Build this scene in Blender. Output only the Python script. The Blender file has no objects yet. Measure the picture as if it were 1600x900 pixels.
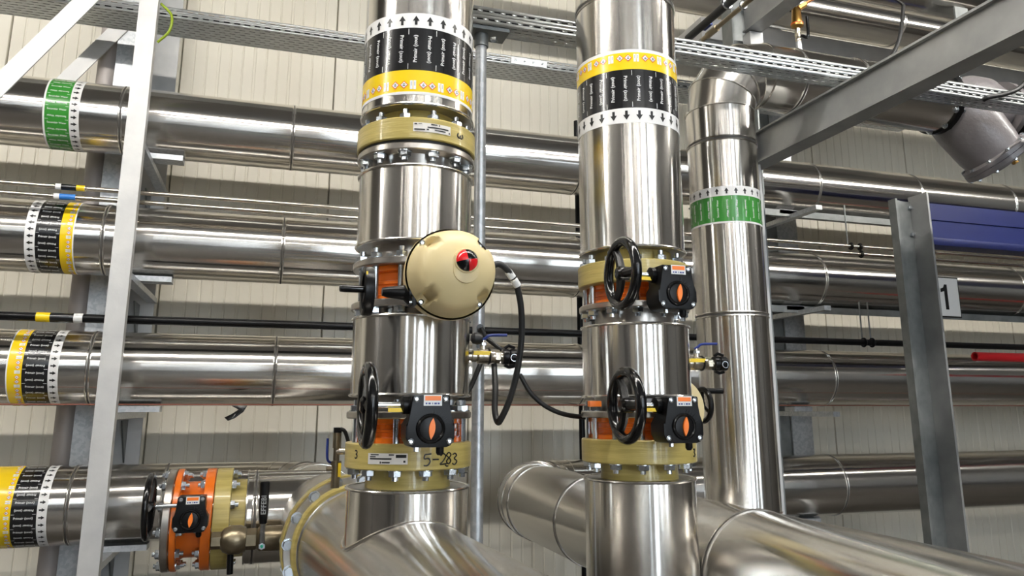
import bpy, bmesh, math, random
from mathutils import Vector, Matrix
random.seed(7)
PI = math.pi
V = Vector
# ------------------------------------------------------------------ camera
F_PX, CX, CY, HOR = 1200.0, 800.0, 384.0, 638.0
PITCH = math.atan((HOR-CY)/F_PX); YAW = math.radians(17.5)
EYE = V((0, 0, 1.6))
scene = bpy.context.scene
cam = bpy.data.objects.new('camera', bpy.data.cameras.new('camera'))
scene.collection.objects.link(cam)
cam.location = EYE; cam.rotation_euler = (PI/2+PITCH, 0, -YAW)
cam.data.sensor_width = 36; cam.data.lens = F_PX/1600*36
cam.data.shift_y = -(450-CY)/1600
cam.data.clip_start = .02
scene.camera = cam
# ------------------------------------------------------------------ world, exposure
world = bpy.data.worlds.new('world'); scene.world = world; world.use_nodes = True
world.node_tree.nodes['Background'].inputs[0].default_value = (.75, .85, 1, 1)
world.node_tree.nodes['Background'].inputs[1].default_value = .35
vs = scene.view_settings
vs.view_transform = 'Standard'; vs.look = 'None'; vs.gamma = 1; vs.exposure = 0.4; vs.use_curve_mapping = False
LAMP = 100.0         # strength of the low tube row; the added rear row gets a share
PANE = 12.0          # brightness of the glowing panes added behind the viewer for reflections

# measured points: a sight line of the photograph met with a plane of the building
_R = V((math.cos(YAW), -math.sin(YAW), 0)); _Fh = V((math.sin(YAW), math.cos(YAW), 0)); _Z = V((0, 0, 1))
_F = _Fh*math.cos(PITCH)+_Z*math.sin(PITCH); _U = -_Fh*math.sin(PITCH)+_Z*math.cos(PITCH)
def ray(u, v): return _F+_R*((u-CX)/F_PX)+_U*((CY-v)/F_PX)
def atY(u, v, Y):
    r = ray(u, v); return EYE+r*(Y/r.y)
def atX(u, v, X):
    r = ray(u, v); return EYE+r*(X/r.x)
# ------------------------------------------------------------------ materials
def mat(name, col, metal=0, rough=.5, noise=0, nscale=20, bump=0, bscale=60, stretch=(1, 1, 1), spec=None, emit=None, estr=0, aniso=0, axis=None, coat=0, col2=None, voronoi=False):
    m = bpy.data.materials.new(name); m.use_nodes = True
    nt = m.node_tree; b = nt.nodes['Principled BSDF']
    b.inputs['Base Color'].default_value = (*col, 1); b.inputs['Metallic'].default_value = metal; b.inputs['Roughness'].default_value = rough
    if spec is not None: b.inputs['Specular IOR Level'].default_value = spec
    if coat: b.inputs['Coat Weight'].default_value = coat; b.inputs['Coat Roughness'].default_value = .08
    if emit: b.inputs['Emission Color'].default_value = (*emit, 1); b.inputs['Emission Strength'].default_value = estr
    if noise or bump:
        tc = nt.nodes.new('ShaderNodeTexCoord'); mp = nt.nodes.new('ShaderNodeMapping'); mp.inputs['Scale'].default_value = stretch
        nt.links.new(tc.outputs['Object'], mp.inputs['Vector'])
    if noise:
        if voronoi:
            t = nt.nodes.new('ShaderNodeTexVoronoi'); t.inputs['Scale'].default_value = nscale; out = t.outputs['Color']
            sep = nt.nodes.new('ShaderNodeSeparateColor'); nt.links.new(out, sep.inputs[0]); out = sep.outputs[0]
        else:
            t = nt.nodes.new('ShaderNodeTexNoise'); t.inputs['Scale'].default_value = nscale; t.inputs['Detail'].default_value = 5; out = t.outputs['Fac']
        nt.links.new(mp.outputs['Vector'], t.inputs['Vector'])
        rp = nt.nodes.new('ShaderNodeValToRGB')
        c2 = col2 or tuple(min(1, c*(1+noise)) for c in col); c1 = col if col2 else tuple(c*(1-noise) for c in col)
        rp.color_ramp.elements[0].color = (*c1, 1); rp.color_ramp.elements[1].color = (*c2, 1)
        rp.color_ramp.elements[0].position = .3; rp.color_ramp.elements[1].position = .7
        nt.links.new(out, rp.inputs[0]); nt.links.new(rp.outputs[0], b.inputs['Base Color'])
    if bump:
        t2 = nt.nodes.new('ShaderNodeTexNoise'); t2.inputs['Scale'].default_value = bscale; t2.inputs['Detail'].default_value = 3
        nt.links.new(mp.outputs['Vector'], t2.inputs['Vector'])
        bp = nt.nodes.new('ShaderNodeBump'); bp.inputs['Strength'].default_value = bump; bp.inputs['Distance'].default_value = .01
        nt.links.new(t2.outputs['Fac'], bp.inputs['Height']); nt.links.new(bp.outputs[0], b.inputs['Normal'])
    if aniso:
        b.inputs['Anisotropic'].default_value = aniso; b.inputs['Anisotropic Rotation'].default_value = .25
        tg = nt.nodes.new('ShaderNodeTangent'); tg.direction_type = 'RADIAL'; tg.axis = axis
        nt.links.new(tg.outputs[0], b.inputs['Tangent'])
    return m
JC = (.70, .675, .635)
M = {}
for ax, st in (('X', (.15, 3, 3)), ('Y', (3, .15, 3)), ('Z', (3, 3, .15))):
    M['jacket'+ax] = mat('aluminium_jacket_'+ax, JC, 1, .18, noise=.06, nscale=6, bump=.03, bscale=9, stretch=st, aniso=.86, axis=ax)
M['jacket'] = mat('aluminium_jacket_elbow', JC, 1, .2, noise=.05, nscale=6, bump=.03, bscale=4)
M['bead'] = mat('aluminium_bead', (.78, .76, .72), 1, .2)
M['seam'] = mat('dark_seam_gap', (.07, .065, .06), 0, .5)  # colour stands in for the dark recess between two beads
M['cap'] = mat('jacket_end_cap', (.42, .40, .37), 1, .32, noise=.1, nscale=14)
M['steel'] = mat('stainless_flange', (.50, .47, .43), 1, .28, noise=.12, nscale=30)
M['zinc'] = mat('zinc_bolt', (.62, .66, .70), 1, .22)
M['galv'] = mat('galvanised_steel', (.42, .44, .46), .7, .42, noise=1, nscale=70, col2=(.51, .525, .54), voronoi=True)
M['galvm'] = mat('dull_galvanised', (.27, .275, .275), .5, .42, noise=1, nscale=6, col2=(.39, .395, .39), bump=.04)
M['galvw'] = mat('weathered_galvanised', (.47, .47, .47), .25, .5, noise=1, nscale=7, col2=(.58, .575, .56), bump=.05)
M['galvd'] = mat('dark_galvanised', (.15, .16, .16), .5, .45, noise=1, nscale=11, col2=(.24, .25, .245))
M['tray'] = mat('tray_steel', (.56, .58, .58), .85, .3, noise=.06, nscale=20)
M['frp'] = mat('fibreglass_laminate', (.36, .285, .075), 0, .36, noise=1, nscale=9, col2=(.52, .415, .135), stretch=(.6, .6, 9), bump=.12, bscale=30, coat=.3)
M['orange'] = mat('orange_enamel', (.80, .165, .008), 0, .28, noise=.08, nscale=9, coat=.4)
M['orangep'] = mat('orange_print', (.93, .21, .015), 0, .35)
M['black'] = mat('black_enamel', (.004, .004, .0045), 0, .16, spec=.45)
M['blackp'] = mat('black_plastic', (.005, .005, .0055), 0, .3, spec=.2)
M['rubber'] = mat('black_rubber', (.008, .008, .008), 0, .5)
M['cream'] = mat('cream_enamel', (.70, .575, .31), 0, .4, noise=.03, nscale=4)
M['white'] = mat('white_print', (.80, .80, .79), 0, .35)
M['paper'] = mat('label_paper', (.72, .69, .65), 0, .4)
M['ink'] = mat('ink', (.006, .006, .006), 0, .35)
M['tapek'] = mat('black_tape', (.009, .009, .010), 0, .2, coat=.3)
M['tapey'] = mat('yellow_tape', (.86, .59, .008), 0, .25, coat=.3)
M['tapew'] = mat('white_tape', (.80, .79, .78), 0, .25, coat=.3)
M['tapeg'] = mat('green_tape', (.035, .235, .030), 0, .25, coat=.3)
M['tapeb'] = mat('blue_tape', (.03, .18, .55), 0, .3)
M['ghs'] = mat('red_orange_print', (.75, .12, .01), 0, .3)
M['red'] = mat('red_plastic', (.62, .012, .018), 0, .4)
M['redg'] = mat('red_gloss', (.75, .015, .02), 0, .12, coat=.6)
M['blue'] = mat('blue_paint', (.007, .014, .095), 0, .38, noise=.1, nscale=3)
M['bluep'] = mat('blue_sleeve', (.02, .04, .22), 0, .35)
M['brass'] = mat('brass', (.38, .22, .06), 1, .28, noise=.15, nscale=30)
M['bronze'] = mat('dull_brass', (.30, .25, .17), 1, .36, noise=.15, nscale=25)
M['nickel'] = mat('nickel_brass', (.62, .56, .45), 1, .26, noise=.1, nscale=30)
M['copper'] = mat('copper', (.55, .21, .08), 1, .3)
M['rust'] = mat('rust_brown_paint', (.22, .07, .04), 0, .5)
M['cast'] = mat('grey_cast_paint', (.15, .137, .14), 0, .36, noise=.06, nscale=12, bump=.12, bscale=70, coat=.15)
M['pvc'] = mat('grey_pvc', (.40, .36, .34), 0, .45, noise=.05, nscale=5)
M['tube'] = mat('bright_tube', (.66, .60, .52), 1, .2)
M['earth'] = mat('yellow_green_wire', (.22, .30, .01), 0, .4)
M['tagy'] = mat('yellow_tag', (.85, .60, .02), 0, .4)
M['wall'] = mat('cream_wall_panel', (.66, .62, .525), 0, .42, noise=.02, nscale=2)
M['hall'] = mat('hall_wall', (.13, .12, .11), 0, .55)
M['hallb'] = mat('pale_hall_wall', (.52, .49, .43), 0, .5)
M['dark'] = mat('dark_hall_steel', (.05, .05, .055), 0, .5)
M['ceil'] = mat('hall_ceiling', (.22, .21, .20), 0, .6)
M['floor'] = mat('grey_concrete_floor', (.075, .068, .06), 0, .4, noise=.15, nscale=3)
M['lamp'] = mat('luminaire_tube', (1, 1, 1), 0, .5, emit=(1, .965, .90), estr=LAMP)
M['lampadd'] = mat('added_rear_tube', (1, 1, 1), 0, .5, emit=(1, .965, .90), estr=LAMP*.42)  # rear tubes added to light the hall wall behind the viewer
M['pane'] = mat('added_glow_pane', (.8, .85, .9), 0, .3, emit=(.80, .90, 1), estr=PANE)  # glowing panes added to put bright streaks on the pipes
M['lampbody'] = mat('luminaire_housing', (.7, .7, .7), 0, .5)
M['foil'] = mat('black_foil', (.012, .012, .013), 0, .25)
# ------------------------------------------------------------------ mesh builder (world coordinates)
def frame(o, z, x=None):
    z = V(z).normalized()
    if x is None: x = V((0, 0, 1)) if abs(z.z) < .9 else V((1, 0, 0))
    x = V(x); x = (x-z*x.dot(z)).normalized(); y = z.cross(x)
    return Matrix(((x.x, y.x, z.x, o[0]), (x.y, y.y, z.y, o[1]), (x.z, y.z, z.z, o[2]), (0, 0, 0, 1)))
class MB:
    def __init__(s): s.bm = bmesh.new()
    def poly(s, pts): return s.bm.faces.new([s.bm.verts.new(p) for p in pts])
    def box(s, c, d, fr=None, bevel=0):
        m = (fr or Matrix())@Matrix.Translation(c)@Matrix.Diagonal((*d, 1))
        r = bmesh.ops.create_cube(s.bm, size=1, matrix=m)
        if bevel:
            es = list({e for v in r['verts'] for e in v.link_edges})
            bmesh.ops.bevel(s.bm, geom=es, offset=bevel, segments=2, affect='EDGES', profile=.7)
        return s
    def span(s, a, b, bevel=0):
        a = V(a); b = V(b); d = b-a
        return s.box((a+b)/2, (abs(d.x), abs(d.y), abs(d.z)), None, bevel)
    def lathe(s, prof, fr, n=48, cap=True):
        rings = []
        for r, h in prof:
            if r < 1e-5: rings.append([s.bm.verts.new(fr@V((0, 0, h)))])
            else: rings.append([s.bm.verts.new(fr@V((r*math.cos(2*PI*i/n), r*math.sin(2*PI*i/n), h))) for i in range(n)])
        for A, B in zip(rings, rings[1:]):
            for i in range(n):
                j = (i+1) % n
                f = []
                if len(A) == 1: f = [A[0], B[j], B[i]] if len(B) > 1 else None
                elif len(B) == 1: f = [A[i], A[j], B[0]]
                else: f = [A[i], A[j], B[j], B[i]]
                if f: s.bm.faces.new(f)
        if cap:
            if len(rings[0]) > 1: s.bm.faces.new(rings[0][::-1])
            if len(rings[-1]) > 1: s.bm.faces.new(rings[-1])
        return s
    def cyl(s, a, b, r, n=24, cap=True, r2=None):
        a = V(a); b = V(b)
        return s.lathe([(r, 0), (r if r2 is None else r2, (b-a).length)], frame(a, b-a), n, cap)
    def hex(s, a, b, r, turn=0):
        a = V(a); b = V(b); fr = frame(a, b-a)@Matrix.Rotation(turn, 4, 'Z')
        L = (b-a).length; e = min(.002, r*.12)
        return s.lathe([(r-e, 0), (r, e), (r, L-e), (r-e, L)], fr, 6)
    def torus(s, fr, R, r, n=48, k=8):
        pts = [[s.bm.verts.new(fr@V(((R+r*math.cos(2*PI*j/k))*math.cos(2*PI*i/n), (R+r*math.cos(2*PI*j/k))*math.sin(2*PI*i/n), r*math.sin(2*PI*j/k)))) for j in range(k)] for i in range(n)]
        for i in range(n):
            for j in range(k):
                s.bm.faces.new([pts[i][j], pts[(i+1) % n][j], pts[(i+1) % n][(j+1) % k], pts[i][(j+1) % k]])
        return s
    def sweep(s, path, r, n=10, closed=False, cap=True):
        path = [V(p) for p in path]; L = len(path); rings = []; up = None
        for i, p in enumerate(path):
            t = (path[(i+1) % L]-path[i-1]) if closed else (path[min(i+1, L-1)]-path[max(i-1, 0)])
            t.normalize()
            if up is None: up = V((0, 0, 1)) if abs(t.z) < .9 else V((1, 0, 0))
            up = (up-t*up.dot(t)).normalized(); w = t.cross(up)
            rr = r(i/(L-1)) if callable(r) else r
            rings.append([s.bm.verts.new(p+(up*math.cos(2*PI*k/n)+w*math.sin(2*PI*k/n))*rr) for k in range(n)])
        for i in range(L if closed else L-1):
            A, B = rings[i], rings[(i+1) % L]
            for k in range(n): s.bm.faces.new([A[k], A[(k+1) % n], B[(k+1) % n], B[k]])
        if cap and not closed: s.bm.faces.new(rings[0][::-1]); s.bm.faces.new(rings[-1])
        return s
    def prism(s, poly, fr, h0, h1, bevel=0):
        A = [s.bm.verts.new(fr@V((x, y, h0))) for x, y in poly]; B = [s.bm.verts.new(fr@V((x, y, h1))) for x, y in poly]
        n = len(poly); fs = [s.bm.faces.new(A[::-1]), s.bm.faces.new(B)]
        for i in range(n): fs.append(s.bm.faces.new([A[i], A[(i+1) % n], B[(i+1) % n], B[i]]))
        if bevel:
            es = list({e for f in fs[1:2] for e in f.edges}); bmesh.ops.bevel(s.bm, geom=es, offset=bevel, segments=2, affect='EDGES', profile=.7)
        return s
    def mesh(s, name, sharp=38, off=None):
        bm = s.bm; bm.normal_update()
        if off is not None: bmesh.ops.translate(bm, verts=bm.verts, vec=-V(off))
        bmesh.ops.recalc_face_normals(bm, faces=bm.faces)
        a = math.radians(sharp)
        for f in bm.faces: f.smooth = True
        for e in bm.edges:
            if len(e.link_faces) == 2 and e.calc_face_angle(0) > a: e.smooth = False
        me = bpy.data.meshes.new(name); bm.to_mesh(me); bm.free(); return me
def link(o): scene.collection.objects.link(o); return o
def root_of(o):
    p = V(o.location)
    while o.parent: o = o.parent; p += V(o.location)
    return p
def obj(name, mb, m, parent=None, sharp=38, label=None):
    base = root_of(parent) if parent else None
    me = mb.mesh(name, sharp, base)
    me.materials.append(M[m] if isinstance(m, str) else m)
    o = link(bpy.data.objects.new(name, me))
    if parent: o.parent = parent
    if label: o['label'] = label
    return o
def tag(o, label, cat, group=None, kind=None):
    o['label'] = label
    if cat: o['category'] = cat
    if group: o['group'] = group
    if kind: o['kind'] = kind
    return o
def thing(name, loc, label, cat, group=None, kind=None):
    o = link(bpy.data.objects.new(name, None)); o.location = loc; o.empty_display_size = .05
    return tag(o, label, cat, group, kind)
def inst(name, me, parent, Mw):
    o = link(bpy.data.objects.new(name, me)); o.parent = parent
    o.matrix_local = Matrix.Translation(-root_of(parent))@Mw
    return o
def solo(name, mb, m, label, cat, group=None, kind=None, sharp=38, base=None):
    o = obj(name, mb, m, None, sharp)
    if base is None:
        xs = [v.co for v in o.data.vertices]; base = V((sum(v.x for v in xs)/len(xs), sum(v.y for v in xs)/len(xs), min(v.z for v in xs)))
    o.data.transform(Matrix.Translation(-V(base))); o.location = base
    return tag(o, label, cat, group, kind)
def smooth(pts, n=8):
    P = [V(p) for p in pts]; P = [P[0]*2-P[1]]+P+[P[-1]*2-P[-2]]; out = []
    for i in range(1, len(P)-2):
        a, b, c, d = P[i-1:i+3]
        for k in range(n):
            t = k/n; out.append(.5*((2*b)+(c-a)*t+(2*a-5*b+4*c-d)*t*t+(3*b-a-3*c+d)*t**3))
    out.append(P[-2]); return out
# ------------------------------------------------------------------ lettering
_txt = {}
def text_geo(s, size):
    """flat triangles of a word, centred, height `size`"""
    k = (s, size)
    if k not in _txt:
        cu = bpy.data.curves.new('t', 'FONT'); cu.body = s; cu.size = size; cu.resolution_u = 2; cu.offset = size*.012; cu.align_x = 'CENTER'; cu.align_y = 'CENTER'
        o = link(bpy.data.objects.new('t', cu)); bpy.context.view_layer.update()
        me = o.evaluated_get(bpy.context.evaluated_depsgraph_get()).to_mesh()
        _txt[k] = ([tuple(v.co[:2]) for v in me.vertices], [tuple(p.vertices) for p in me.polygons])
        o.evaluated_get(bpy.context.evaluated_depsgraph_get()).to_mesh_clear()
        bpy.data.objects.remove(o); bpy.data.curves.remove(cu)
    return _txt[k]
def put_text(mb, s, size, fn):
    vs_, fs_ = text_geo(s, size); vv = [mb.bm.verts.new(fn(x, y)) for x, y in vs_]
    for f in fs_:
        try: mb.bm.faces.new([vv[i] for i in f])
        except ValueError: pass
class Wrap:
    """(h along axis, s round the girth) -> point on a pipe"""
    def __init__(s, o, a, r, e1=None):
        s.o = V(o); s.a = V(a).normalized(); s.r = r
        e1 = V(e1) if e1 is not None else (V((0, -1, 0)))
        s.e1 = (e1-s.a*e1.dot(s.a)).normalized(); s.e2 = s.a.cross(s.e1)
    def __call__(s, h, q, off=0):
        t = q/s.r; return s.o+s.a*h+(s.e1*math.cos(t)+s.e2*math.sin(t))*(s.r+off)
def tape(pipe, o, a, r, bands, word, wband, wsize, n, arrows=None, symbols=None, up=1):
    W = Wrap(o, a, r); fr = frame(o, a); circ = 2*PI*r; step = circ/n
    t = link(bpy.data.objects.new('marker_tape', None)); t.parent = pipe
    t['label'] = 'coloured pipe marker tape with repeated words and arrows'
    for h0, h1, m in bands:
        obj('tape_band', MB().lathe([(r+.0004, h0), (r+.0012, h0), (r+.0012, h1), (r+.0004, h1)], fr, 72, cap=False), m, t)
    hc = (wband[0]+wband[1])/2; off = .0019; O = V(o)
    def turned(name, mb, mats, angs):
        me = mb.mesh(name); [me.materials.append(M[q]) for q in mats]
        for a_ in angs: inst(name, me, t, Matrix.Translation(O)@Matrix.Rotation(a_, 4, W.a)@Matrix.Translation(-O))
    dth = 2*PI/n
    k = MB(); put_text(k, word, wsize, lambda x, y: W(hc-x, y, off)); turned('word', k, ['white'], [dth*i for i in range(0, n, 2)])
    k = MB(); put_text(k, word, wsize, lambda x, y: W(hc+x, -y, off)); turned('word', k, ['white'], [dth*i for i in range(1, n, 2)])
    w = .0007; hl = (wband[1]-wband[0])          # short white tick marks between the words
    for h in (wband[0]+.02*hl, wband[1]-.16*hl):
        k = MB(); k.poly([W(h, -w, off), W(h, w, off), W(h+.13*hl, w, off), W(h+.13*hl, -w, off)])
        turned('tick_mark', k, ['white'], [dth*(2*i+.5) for i in range(n//2)])
    if arrows:
        h0, h1, sg = arrows; ha = (h0+h1)/2; L = (h1-h0)*.31; k = MB(); g = lambda h, s_: W(ha+sg*h, s_, off)
        k.poly([g(L, 0), g(-.1*L, -.68*L), g(-.1*L, -.26*L), g(-L, -.26*L), g(-L, .26*L), g(-.1*L, .26*L), g(-.1*L, .68*L)])
        turned('arrow', k, ['ink'], [dth*i for i in range(n)])
    if symbols:
        hs, sz = symbols; k = MB(); D = lambda s_, o2: [W(hs+s_, 0, o2), W(hs, s_, o2), W(hs-s_, 0, o2), W(hs, -s_, o2)]
        k.poly(D(sz, .0017)).material_index = 0; k.poly(D(sz*.74, .0022)).material_index = 1
        k.poly([W(hs+a_*sz, b_*sz, .0027) for a_, b_ in ((.28, -.1), (.28, .3), (.1, .1), (.05, -.25))]).material_index = 2
        k.poly([W(hs+a_*sz, b_*sz, .0027) for a_, b_ in ((-.1, -.25), (-.05, .3), (-.28, .25), (-.28, -.25))]).material_index = 2
        turned('hazard_symbol', k, ['ghs', 'white', 'ink'], [2*dth*(i+d_) for i in range(n//2) for d_ in (-.19, .13)])
        k = MB(); w = sz*.30; hh = sz*1.05
        k.poly([W(hs+hh, -w, .0018), W(hs+hh, w, .0018), W(hs-hh, w, .0018), W(hs-hh, -w, .0018)]).material_index = 0
        k.poly([W(hs+hh*.7, -w*.3, .0022), W(hs+hh*.7, w*.3, .0022), W(hs-hh*.2, w*.3, .0022), W(hs-hh*.2, -w*.3, .0022)]).material_index = 1
        turned('warning_text', k, ['white', 'galv'], [2*dth*(i+d_) for i in range(n//2) for d_ in (.39, .51)])
    return t
# ------------------------------------------------------------------ pipe pieces
def sections(t, o, a, r, cuts, m, n=64):
    """jacket sections butted with rolled beads; cuts measured along a from o"""
    fr = frame(o, a)
    for i, (h0, h1) in enumerate(zip(cuts, cuts[1:])):
        obj('jacket_section', MB().lathe([(r, h0), (r, h1)], fr, n, cap=False), m, t)
        if i:
            k = MB()
            for d in (-.007, .007): k.torus(fr@Matrix.Translation((0, 0, h0+d)), r+.0005, .0036, n, 6)
            obj('seam_bead', k, 'bead', t)
            obj('seam_joint', MB().lathe([(r, h0-.0035), (r+.0012, h0-.0035), (r+.0012, h0+.0035), (r, h0+.0035)], fr, n, cap=False), 'seam', t)
def gores(t, c, r, Rb, d1, d2, m, count=5, turn=PI/2, n=56):
    """lobster-back elbow starting at c heading d1, turning to d2"""
    d1 = V(d1).normalized(); d2 = V(d2).normalized(); ctr = V(c)+d2*Rb; nrm = d1.cross(d2)
    def ring(ang, extra):
        rad = -d2*math.cos(ang)+d1*math.sin(ang)
        return ctr+rad*Rb, rad
    rings = []
    for i in range(count+1):
        a = turn*i/count; p, rad = ring(a, 0); st = 1/math.cos(turn/count/2) if 0 < i < count else 1
        rings.append([p+rad*(math.cos(2*PI*k/n)*r*st)+nrm*(math.sin(2*PI*k/n)*r) for k in range(n)])
    for A, B in zip(rings, rings[1:]):
        b = MB()
        va = [b.bm.verts.new(p) for p in A]; vb = [b.bm.verts.new(p) for p in B]
        for k in range(n): b.bm.faces.new([va[k], va[(k+1) % n], vb[(k+1) % n], vb[k]])
        obj('elbow_gore', b, m, t)
    for A in rings:
        c0 = sum(A, V())/n
        obj('seam_bead', MB().sweep([c0+(p-c0)*(1+.001/r) for p in A], .0034, 6, closed=True), 'bead', t)
_bolt = {}
def bolt_mesh(L, d, nut_lo=True, nut_hi=True, stud=.018):
    """stud centred on z=0..L with nuts beyond both faces"""
    k = (round(L, 4), d, stud)
    if k not in _bolt:
        b = MB(); Zf = Matrix()
        b.lathe([(d*.5, -stud*.7-d*.8), (d*.5, L+d*1.0+stud*.7)], Zf, 10)
        b.hex((0, 0, -d*.95), (0, 0, 0), d*1.0); b.hex((0, 0, L), (0, 0, L+d*.95), d*1.0, .4)
        b.lathe([(d*1.15, -.0025), (d*1.15, 0)], Zf, 16); b.lathe([(d*1.15, L), (d*1.15, L+.0025)], Zf, 16)
        me = b.mesh('bolt', 30); me.materials.append(M['zinc']); _bolt[k] = me
    return _bolt[k]
def bolt_ring(t, fr, R, L, d, n, phase=0, stud=.018):
    me = bolt_mesh(L, d, stud=stud)
    for i in range(n):
        a = phase+2*PI*i/n
        inst('bolt', me, t, fr@Matrix.Translation((R*math.cos(a), R*math.sin(a), 0))@Matrix.Rotation(a+random.random(), 4, 'Z'))

# ================================================================== THE SETTING
def struct(name, mb, m, label):
    return solo(name, mb, m, label, None, kind='structure')
struct('floor', MB().span((-9, -11, -.1), (13, 5.4, 0)), 'floor', 'grey concrete floor of the plant hall')
struct('ceiling', MB().span((-9, -11, 7.4), (13, 5.4, 7.5)), 'ceil', 'grey ceiling of the plant hall')
struct('wall_left', MB().span((-9.1, -11, 0), (-9, 5.4, 7.4)), 'hall', 'plain end wall of the plant hall')
struct('wall_right', MB().span((13, -11, 0), (13.1, 5.4, 7.4)), 'hall', 'plain far end wall of the plant hall')
struct('wall_front', MB().span((-9, -11.1, 0), (13, -11, 7.4)), 'hallb', 'hall wall opposite the pipe wall')
WY = 5.2
wb = thing('wall_back', (0, WY+.06, 0), 'cream ribbed sandwich panel wall behind the pipes', None, kind='structure')
def wall_panel_mesh(w, ribs, h):
    b = MB(); pts = [(0, .05), (0, .012), (.004, 0)]
    p = w/ribs
    for i in range(1, ribs):
        x = i*p; wd = .006 if i % 3 else .011
        pts += [(x-wd, 0), (x-wd*.4, .0045), (x+wd*.4, .0045), (x+wd, 0)]
    pts += [(w-.004, 0), (w, .012), (w, .05)]
    A = [b.bm.verts.new((x, y, 0)) for x, y in pts]; B = [b.bm.verts.new((x, y, h)) for x, y in pts]
    for i in range(len(pts)-1): b.bm.faces.new([A[i], A[i+1], B[i+1], B[i]])
    b.bm.faces.new([A[0], A[-1], B[-1], B[0]])
    me = b.mesh('wall_panel', 10); me.materials.append(M['wall']); return me
wpm = wall_panel_mesh(.994, 13, 7.4)
for i in range(-4, 11):
    inst('wall_panel', wpm, wb, Matrix.Translation((i*1.0+.33, WY, 0)))
obj('panel_backing', MB().span((-9, WY+.045, 0), (13, WY+.2, 7.4)), 'wall', wb)
# glowing windows, dark columns and cabinets, added behind the viewer for the metal to reflect
for i, (x, w) in enumerate(((-4.2, .45), (-.6, .35), (2.2, 1.5), (5.0, .5), (8.0, .8))):
    t = thing('window_%d' % (i+1), (x, -10.98, .4), 'tall framed glowing pane added behind the viewer for the pipes to reflect', None, kind='structure')
    obj('window_pane', MB().span((x-w/2, -10.99, .5), (x+w/2, -10.97, 6.2)), 'pane', t)
    k = MB()
    for sx in (-1, 1): k.span((x+sx*w/2-.05, -11, .4), (x+sx*w/2+.05, -10.93, 6.3))
    for z in (.45, 2.4, 4.3, 6.25): k.span((x-w/2, -11, z-.04), (x+w/2, -10.93, z+.04))
    obj('window_frame', k, 'dark', t)
for i, (x, y) in enumerate(((-3.4, -3.6), (-.6, -8.5), (3.1, -6.2), (6.3, -4.4), (-6.2, .4), (9.6, -1.2))):  # columns added to give the risers dark reflected streaks
    k = MB(); k.span((x-.16, y-.16, 0), (x+.16, y-.13, 7.4)); k.span((x-.16, y+.13, 0), (x+.16, y+.16, 7.4)); k.span((x-.02, y-.13, 0), (x+.02, y+.13, 7.4))
    solo('added_column', k, 'dark', 'dark steel column added behind the viewer to streak the reflections', 'column', 'added columns out of view')
for i, (x, y, w, h) in enumerate(((-5.4, -4.6, 1.6, 3.4), (-3.6, -8.8, 2.0, 3.0))):  # cabinets added as dark shapes for the metal to reflect
    t = thing('added_cabinet', (x, y, 0), ('tall dark cabinet added behind the viewer to be reflected, by the end wall', 'lower wide dark cabinet added behind the viewer to be reflected, near the panes')[i], 'cabinet', 'added cabinets out of view')
    obj('added_cabinet_body', MB().span((x-w/2, y-.4, 0), (x+w/2, y+.4, h), .02), 'dark', t)
    for d in (-1, 1): obj('added_cabinet_door', MB().span((x+d*w/4-w*.23, y+.4, .1), (x+d*w/4+w*.23, y+.42, h-.1), .005), 'dark', t)
# tube luminaires: a low front row, and an added rear row behind the viewer
for j, (y, z, n, lm, lab) in enumerate(((-8.6, 6.3, 6, 'lampadd', 'tube luminaire of the added rear row, lighting the hall behind the viewer'), (1.3, 4.45, 5, 'lamp', 'tube luminaire in the low row hung above the risers'))):
    for i in range(n):
        x = -5.6+i*2.9 if j else -7+i*3.2
        t = thing('ceiling_luminaire', (x, y, z), lab, 'ceiling light', ('rear' if j == 0 else 'front')+' luminaire row out of view')
        obj('luminaire_housing', MB().span((x-1.35, y-.09, z+.04), (x+1.35, y+.09, z+.12)), 'lampbody', t)
        obj('luminaire_tube', MB().cyl((x-1.3, y, z), (x+1.3, y, z), .035, 12), lm, t)
        obj('hanger', MB().cyl((x, y, z+.12), (x, y, 7.4), .006, 8), 'dark', t)

# ================================================================== WALL PIPES
PY, PR = 4.44, .1875
BX0, BX1 = -3.2, 7.6
HPX = V((1, 0, 0))
def ax(u, v): return atY(u, v, PY).x
def wall_pipe(z, seams, label, x0=BX0, x1=BX1):
    t = thing('insulated_pipe', (x0, PY, z-PR), label, 'pipe', 'insulated pipes along the panel wall')
    cuts = [x0]+[s for s in seams if x0 < s < x1]+[x1]
    sections(t, (0, PY, z), HPX, PR, cuts, 'jacketX')
    for x in (x0, x1):
        obj('end_cap', MB().cyl((x-.002, PY, z), (x+.002, PY, z), PR, 48), 'cap', t)
    return t
Z1, Z2, Z3, Z4 = 3.142, 2.471, 1.801, 1.135
p1 = wall_pipe(Z1, [ax(199, 175), ax(457, 215), ax(893, 255), ax(1256, 300), ax(1412, 320), ax(1556, 335)], 'topmost insulated wall pipe, with green and white marker tape')
p2 = wall_pipe(Z2, [ax(170, 380), ax(441, 395), ax(895, 420), ax(1264, 440), ax(1570, 470)], 'second insulated wall pipe from the top, white tape edge left of black and yellow')
p3 = wall_pipe(Z3, [ax(149, 575), ax(429, 580), ax(898, 585), ax(1278, 590), ax(1590, 600)], 'third insulated wall pipe from the top, yellow tape left of black, above the lowest pipe')
def bx(u0, u1, v): return ax(u0, v), ax(u1, v)
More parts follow.
